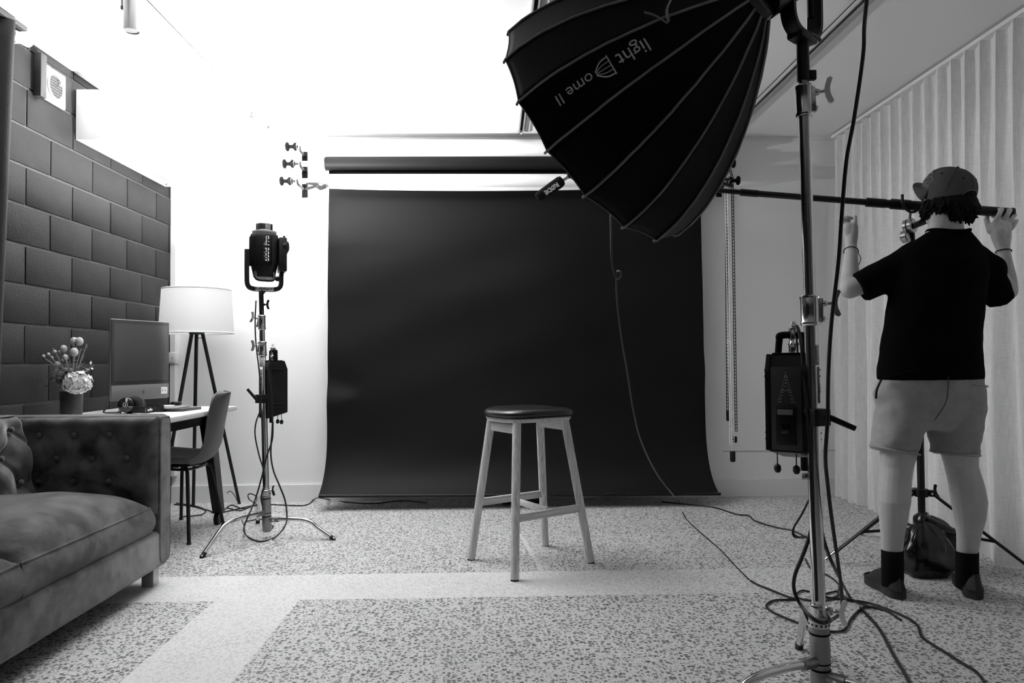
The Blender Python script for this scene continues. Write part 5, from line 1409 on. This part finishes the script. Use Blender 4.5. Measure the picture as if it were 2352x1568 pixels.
# socks and shoes
for s_, (xa, ya) in enumerate(((2050, 1262), (2221, 1266))):
    sm = MB(); limb(sm, [(xa, ya, .006, 24, .042), (xa, ya + 30, .010, 23.5, .044), (xa, ya + 62, .022, 23, .046), (xa, ya + 84, .034, 22, .046)])
    sm.build('sock', SOCK, t, 60)
def shoe(heel, dirv, nm='shoe'):
    dirv = V(dirv).normalized(); sdv = V((-dirv.y, dirv.x, 0))
    def outline(k, s_=1.0):
        # f from heel 0 to toe .285
        f = k
        w_ = [.0, .030, .036, .038, .036, .035, .038, .044, .049, .050, .046, .034, .0]
        i = f * (len(w_) - 1); a = min(int(i), len(w_) - 2); return (w_[a] + (w_[a + 1] - w_[a]) * (i - a)) * s_
    Ls = .288
    def ringat(z, s_, grow=0.0):
        pts = []
        n = 30
        for k in range(n): f = k / (n - 1); pts.append((f, outline(f, s_)))
        out = [heel + dirv * (Ls * f - .03 + (grow if f > .5 else -grow) * 0) + sdv * w_ + V((0, 0, z)) for f, w_ in pts]
        out += [heel + dirv * (Ls * f - .03) - sdv * w_ + V((0, 0, z)) for f, w_ in pts[::-1][1:-1]]
        return out
    so_ = MB().loft([ringat(.0, .98), ringat(.004, 1.04), ringat(.030, 1.05), ringat(.034, 1.0)]).build('sole', SOLE, t, 50)
    rows = []
    base = ringat(0, 1.0); n = len(base)
    for z, s_ in ((.030, 1.0), (.045, .99), (.060, .93), (.075, .80), (.088, .60), (.094, .35)):
        rg = ringat(0, s_); row = []
        for p in rg:
            f = (p - heel).dot(dirv) / Ls
            top = .100 if f < .38 else .100 - .055 * min(1, (f - .38) / .45)
            k = (z - .030) / .064
            # heel stays upright, toe rounds over
            fx = p - dirv * (max(0, f - .55) * .16 * k) + dirv * (max(0, .15 - f) * .10 * k)
            lat = (fx - heel).dot(sdv); want = 1 - .28 * k if f < .36 else None
            if want is not None:
                full = outline(max(0, min(1, (f * Ls + .03) / Ls)), 1.0); sgn = 1 if lat >= 0 else -1
                mixk = min(1, (.36 - f) / .12); fx = fx + sdv * ((sgn * full * want - lat) * mixk)
            row.append(V((fx.x, fx.y, .030 + (top - .030) * k)))
        rows.append(row)
    up_ = MB().loft(rows).build('shoe_upper', SHOE, t, 60)
    MB().tube([p + V((0, 0, .0)) for p in ringat(.036, 1.02)], .003, n=5, closed=True).build('foxing', SOLE, up_)
hl = fl(2068, 1376); hr = fl(2243, 1376)
shoe(V((hl.x, hl.y + .012, 0)), (.04, .99, 0)); shoe(V((hr.x, hr.y + .012, 0)), (.40, .91, 0))

# hair, cap
hm = MB(); rr = random.Random(11)
hm.ball(hc + V((0, 0, .0)) - fdir * .010, (.088, .102, .104), Rh, n=24)
hm.ball(hc + V((0, 0, -.045)) - fdir * .022, (.100, .094, .070), Rh, n=24)
for k in range(760):
    a = rr.uniform(-2.5, 2.5); z = rr.uniform(-.102, -.020)
    if abs(a) > 1.1 and z < -.072: continue
    dv = (-fdir) * math.cos(a) + sdir * math.sin(a)
    rad = .092 + .010 * rr.random()
    if z < -.05: rad -= (-.05 - z) * .55
    p = hc + dv * rad + V((0, 0, z)); q = p + dv * .010 + V((rr.uniform(-.012, .012), rr.uniform(-.008, .008), -rr.uniform(.014, .036)))
    hm.chain([p, q], [.0085, .0032], 5)
ho = hm.build('hair', HAIR, t, 0, recalc=False); remesh(ho, .0036, 0)
for k in range(46):
    pass
# cap crown: half dome tilted back
crown_c = hc + V((0, 0, .030)) - fdir * .004
tilt = M.Rotation(math.radians(26), 3, sdir)                # brim up at the front
axu = tilt @ V((0, 0, 1)); axf = tilt @ fdir
def crown(a, b):
    th = 2 * PI * a; phi = (PI / 2) * (1 - b)
    c_, s_ = math.cos(th), math.sin(th)
    rx, ry, rz = .099, .112, .094
    low = -.034 + (.0 if True else 0)
    p = crown_c + axf * (ry * s_ * math.sin(phi) ** .8) + sdir * (rx * c_ * math.sin(phi) ** .8) + axu * (rz * math.cos(phi) * (1 if b > 0 else 1))
    return p
def crown_full(a, b):
    th = 2 * PI * a
    s_ = math.sin(th)
    # opening arch at the back (th = -90 deg)
    back = max(0, 1 - abs(((th - 1.5 * PI + PI) % (2 * PI)) - PI) / .60)
    arch = math.sqrt(max(0, 1 - (1 - back) ** 2)) * .062
    if b < .3:
        k = b / .3; p0 = crown(a, 0) + axu * (-.050 + arch); p1 = crown(a, .0) + axu * max(0, arch - .04)
        if arch > .04:
            bb = (arch - .04) / .094
            p0 = crown(a, min(.9, bb * .75)); p1 = crown(a, min(.95, bb * .75 + .05))
        return p0.lerp(p1, k)
    k = (b - .3) / .7
    b0 = 0 if arch <= .04 else min(.95, (arch - .04) / .094 * .75 + .05)
    return crown(a, b0 + (1 - b0) * k)
cp = MB().grid(72, 24, crown_full, wrap=True).build('cap_crown', CAPM, t, 70, solid=.003, recalc=False)
MB().ball(crown(0, 1) + axu * .003, (.007, .007, .005), n=10).build('cap_button', CAPM, cp)
for k in range(6):
    a = (k + .5) / 6
    MB().tube([crown(a, .02 + .96 * i / 12) + (crown(a, .02 + .96 * i / 12) - crown_c).normalized() * .002 for i in range(13)], .0012, n=5).build('cap_seam', mat('cap_seam', .05, .8), cp)
    e_ = crown(k / 6, .48); nrm = (e_ - crown_c).normalized()
    MB().lathe([(.0045, 0), (.005, .001), (.002, .0012)], e_ + nrm * .0015, nrm, n=12).build('eyelet', BLKM, cp)
# strap across the back opening
MB().tube(spl([crown(.75 + s_ * .11, 0) + axu * (-.036 - .006 * (1 - abs(s_))) - axf * .004 for s_ in (-1, -.6, -.2, .2, .6, 1)], 4), .007, n=6, flat=.3).build('cap_strap', CAPM, cp)
# arch binding
MB().tube([crown_full(.75 + .096 * s_ / 10, .0) - axf * .002 for s_ in range(-10, 11)], .0022, n=5).build('arch_binding', mat('cap_binding', .16, .7), cp)
# peak
def peak(a, b):
    th = PI * (.5 + (a - .5) * .92); r1 = 1 + .68 * b * math.sin(PI * a) ** .45
    c_, s_ = math.cos(th), math.sin(th)
    return crown_c + sdir * (.099 * c_ * (1 + .10 * b)) + axf * (.112 * s_ + .046 * b * math.sin(PI * a) ** .5) + axu * (-.014 - .060 * b * abs(2 * a - 1) ** 2 + .008 * b)
MB().grid(28, 8, peak).build('cap_peak', CAPM, t, 70, solid=.004, recalc=False)
# embroidered monogram on the left front
LOGO = mat('cap_thread', .5, .7)
ac = .435; ce = crown(ac, .18); nrm = (ce - crown_c).normalized(); uu = (crown(ac + .02, .18) - crown(ac - .02, .18)).normalized(); vv_ = nrm.cross(uu)
if vv_.z < 0: vv_ = -vv_
def em(a, b):
    th = ac + a / (2 * PI * .100); bb = .20 + b / .150
    p = crown(th, max(0, min(.9, bb))); return p + (p - crown_c).normalized() * .0028
outl = [(-.032, .030), (-.018, .036), (-.014, .024), (-.002, .026), (.002, .012), (.016, .012), (.030, -.002), (.022, -.014), (.030, -.028), (.016, -.034), (.004, -.026), (-.006, -.036), (-.020, -.026), (-.016, -.012), (-.030, -.006), (-.024, .010), (-.034, .018)]
inn = [[(-.022, .024), (-.012, .014), (-.022, .004), (-.010, -.002)], [(-.006, .012), (-.002, -.006), (.008, .002), (.008, -.014), (-.002, -.014)], [(.014, -.004), (.020, -.006), (.014, -.016), (.022, -.024), (.010, -.022)], [(-.012, -.012), (-.006, -.024), (.0, -.020)]]
MB().tube([em(a, b) for a, b in outl], .0011, n=5, closed=True).build('cap_emblem', LOGO, cp)
mb = MB()
for l_ in inn: mb.tube([em(a, b) for a, b in l_], .0009, n=5)
mb.build('cap_emblem', LOGO, cp)
# cord bracelets
def cord(c_, ax, r, nm='cord_bracelet'):
    u_, v_ = orth(ax)
    return MB().tube([c_ + u_ * r * math.cos(2 * PI * k / 24) + v_ * r * math.sin(2 * PI * k / 24) for k in range(24)], .0022, n=6, closed=True).build(nm, BLKM, t)
cord(el.lerp(wr, .88), wr - el, .031); cord(el2.lerp(wr2, .92), wr2 - el2, .031)
kb = el.lerp(wr, .86) + V((.028, -.01, 0))
MB().tube(spl([kb + V((0, 0, -.005)), kb + V((.012, 0, -.03)), kb + V((.002, 0, -.06))], 5), .0018, n=5).build('cord_tail', BLKM, t)
# ------------------------------------------------------------------ cables
CAB = mat('black_cable', .007, .45)
def cable(pts, r, label, n=8, seg=8, mt=CAB, name='cable'):
    return tag(MB().tube(spl(pts, n), r, n=seg).build(name, mt, None), label, 'cable', 'cables around the stands')
def G(x, y, z=.006): return fl(x, y, z)
# near stand: thick lead falling from the lamp
cable([bcn + V((.05, -.03, -.03)), bcn + V((.12, -.07, .0)), at(1990, -40, 2.02), at(1985, 60, 2.02), at(1982, 130, 2.02), at(1962, 270, 2.03), at(1944, 370, 2.04), at(1933, 500, 2.05), at(1926, 600, 2.05), at(1910, 740, 2.06), at(1903, 850, 2.06), at(1901, 960, 2.06), at(1896, 1050, 2.06), at(1901, 1110, 2.08), at(1909, 1180, 2.10), at(1920, 1260, 2.16), at(1930, 1330, 2.24), at(1934, 1390, 2.30), at(1925, 1412, 2.26), at(1908, 1424, 2.10), at(1890, 1430, 2.07), at(1868, 1420, 2.07), at(1840, 1390, 2.12), at(1824, 1355, 2.14), at(1826, 1320, 2.14), at(1842, 1280, 2.14), at(1858, 1235, 2.14), at(1866, 1190, 2.14), at(1868, 1100, 2.15), at(1862, 1040, 2.15)], .0056, 'thick black lead falling from the lamp and looping round the foot of the near stand')
cable([at(1820, 748, 2.18), at(1832, 752, 2.16), at(1840, 790, 2.14), at(1846, 860, 2.12), at(1854, 940, 2.10), at(1862, 1060, 2.10), at(1866, 1180, 2.10), at(1872, 1280, 2.10), at(1876, 1380, 2.10)], .0048, 'black lead running down the near chrome column from the plug on the box')
cable([at(1866, 1060, 2.17), at(1876, 1160, 2.16), at(1895, 1250, 2.16), at(1920, 1310, 2.22), G(1952, 1370), G(1985, 1405), G(2020, 1445), G(2050, 1500), G(2085, 1560), G(2110, 1620)], .0056, 'black lead crossing the floor from the near stand to the bottom edge')
cable([G(1870, 1370), G(1905, 1372), G(1950, 1378), G(1990, 1383), G(2030, 1395), G(2070, 1412), G(2095, 1425), G(2110, 1440), G(2116, 1460), G(2135, 1475), G(2175, 1500), G(2215, 1525), G(2245, 1545), G(2270, 1580)], .0050, 'black lead winding over the floor to the bottom right corner')
cable([G(1724, 1333), G(1740, 1342), G(1760, 1350), G(1810, 1370), G(1830, 1376), G(1780, 1378), G(1760, 1390), G(1775, 1405), G(1820, 1425), G(1860, 1440), G(1910, 1450), G(1940, 1445), G(1955, 1420), G(1975, 1400), G(1995, 1393), G(2035, 1402), G(2070, 1424)], .0046, 'black lead looping on the floor around the near stand base')
cable([G(1860, 1358), G(1840, 1356), G(1828, 1368), G(1855, 1378), G(1900, 1378), G(1925, 1366), G(1925, 1358), G(1900, 1362), G(1870, 1374)], .0042, 'small coil of black lead lying behind the near stand base')
cable([G(1850, 1283), G(1858, 1300), G(1872, 1312), G(1895, 1318), G(1915, 1330), G(1928, 1345), G(1925, 1362), G(1945, 1372), G(1975, 1385), G(2000, 1393)], .0040, 'thin black lead behind the near stand running toward the person')
# pale-then-dark wire from the softbox to the floor
WIRE = mat('wire_sheen', .015, .38)
yw = 2.45
w0 = [at(1402, 470, 2.62), at(1403, 520, 2.62), at(1404, 580, 2.62), at(1408, 620, 2.62), at(1417, 640, 2.62), at(1426, 634, 2.60), at(1425, 624, 2.59), at(1417, 624, 2.61), at(1415, 645, 2.63)]
w1 = [at(1418, 700, 2.70), at(1428, 780, 2.80), at(1440, 850, 2.90), at(1456, 950, 3.05), at(1475, 1020, 3.25), at(1510, 1090, 3.55), at(1545, 1135, 3.85), G(1560, 1152), G(1572, 1185), G(1600, 1215), G(1650, 1258), G(1690, 1300), G(1720, 1330)]
cable(w0 + w1, .0034, 'thin wire falling from the softbox past the backdrop to the floor', mt=WIRE)
# floor lead behind the stool to the right
cable([G(1520, 1152), G(1580, 1158), G(1640, 1165), G(1690, 1180), G(1720, 1184), G(1735, 1196), G(1780, 1210), G(1820, 1218), G(1850, 1232)], .0045, 'black lead on the floor right of the backdrop')
STRAPM = mat('dark_webbing', .03, .7)
tag(MB().tube(spl([at(1862, 1140, 2.20), at(1842, 1180, 2.22), at(1822, 1215, 2.24), at(1828, 1232, 2.24), at(1858, 1234, 2.20)], 8), .008, n=6, flat=.3).build('webbing_strap', STRAPM, None), 'dark webbing strap looping out behind the near chrome column', 'strap')
# far stand
cable([at(588, 690, 4.19), at(586, 740, 4.19), at(588, 790, 4.18), at(595, 850, 4.18), at(599, 910, 4.18), at(598, 940, 4.18), at(588, 970, 4.18), at(586, 1000, 4.18), at(595, 1045, 4.18), at(605, 1078, 4.2), at(608, 1110, 4.2), at(600, 1140, 4.18), at(602, 1160, 4.18)], .0042, 'black lead hanging along the left of the far stand from its lamp')
cable([at(596, 678, 4.17), at(602, 666, 4.17), at(614, 665, 4.17)], .004, 'short black lead curving over the yoke of the upturned lamp')
cable([at(617, 845, 4.20), at(622, 890, 4.19), at(626, 940, 4.19), at(625, 990, 4.19), at(622, 1040, 4.18), at(628, 1080, 4.15), at(642, 1115, 4.12), at(655, 1150, 4.10), at(659, 1190, 4.05), at(650, 1215, 3.98), G(628, 1236, .006), G(600, 1243, .006), G(575, 1236), G(562, 1224), at(562, 1205, 4.02), at(585, 1150, 4.10), at(600, 1100, 4.14), at(612, 1050, 4.16), at(625, 1010, 4.18), at(627, 968, 4.2)], .0046, 'black lead hanging in a long loop to the floor beside the far stand')
tag(MB().tube(spl([at(563, 1222, 4.03), at(560, 1205, 4.03), at(555, 1194, 4.03)], 5), .007, n=6, flat=.4).build('cable_strap', mat('grey_strap', .16, .6), None), 'grey strap on the cable loop below the far stand', 'strap')
cable([G(400, 1158), G(440, 1162), G(480, 1172), G(500, 1178), G(560, 1165), G(600, 1158), G(640, 1159), G(700, 1160), G(722, 1146, .02), at(735, 1143, 4.9), G(760, 1148), G(800, 1153), G(860, 1156), G(920, 1150), G(980, 1154)], .0042, 'black lead along the skirting from the desk to beneath the backdrop')
cable([G(522, 1166), G(555, 1172), G(585, 1156), at(590, 1142, 4.75), at(578, 1134, 4.75), at(570, 1136, 4.75), at(573, 1147, 4.75), G(590, 1160), G(560, 1168), G(530, 1160), G(505, 1180)], .004, 'knot of black lead on the floor behind the far stand')
cable([G(405, 1155), G(450, 1162), G(472, 1172), G(460, 1182), G(420, 1186)], .004, 'black lead curling under the shell chair')
cable([G(565, 1197), G(600, 1192), G(615, 1203), G(628, 1208), G(620, 1214), G(612, 1205)], .004, 'short loop of black lead under the far stand hub')
cable([at(521, 1132, 4.95), at(530, 1128, 5.0), at(540, 1140, 5.1), G(547, 1156, .01)], .003, 'thin flex curving by the foot of the tripod lamp')
# multi-outlet box in the shadow under the backdrop
c = fl(1200, 1150); 
o = MB().box((c.x, 5.16, .025), (.30, .06, .045), b=.006).build('power_strip', BLK, None); tag(o, 'black power strip on the floor in the shadow under the backdrop', 'power strip')
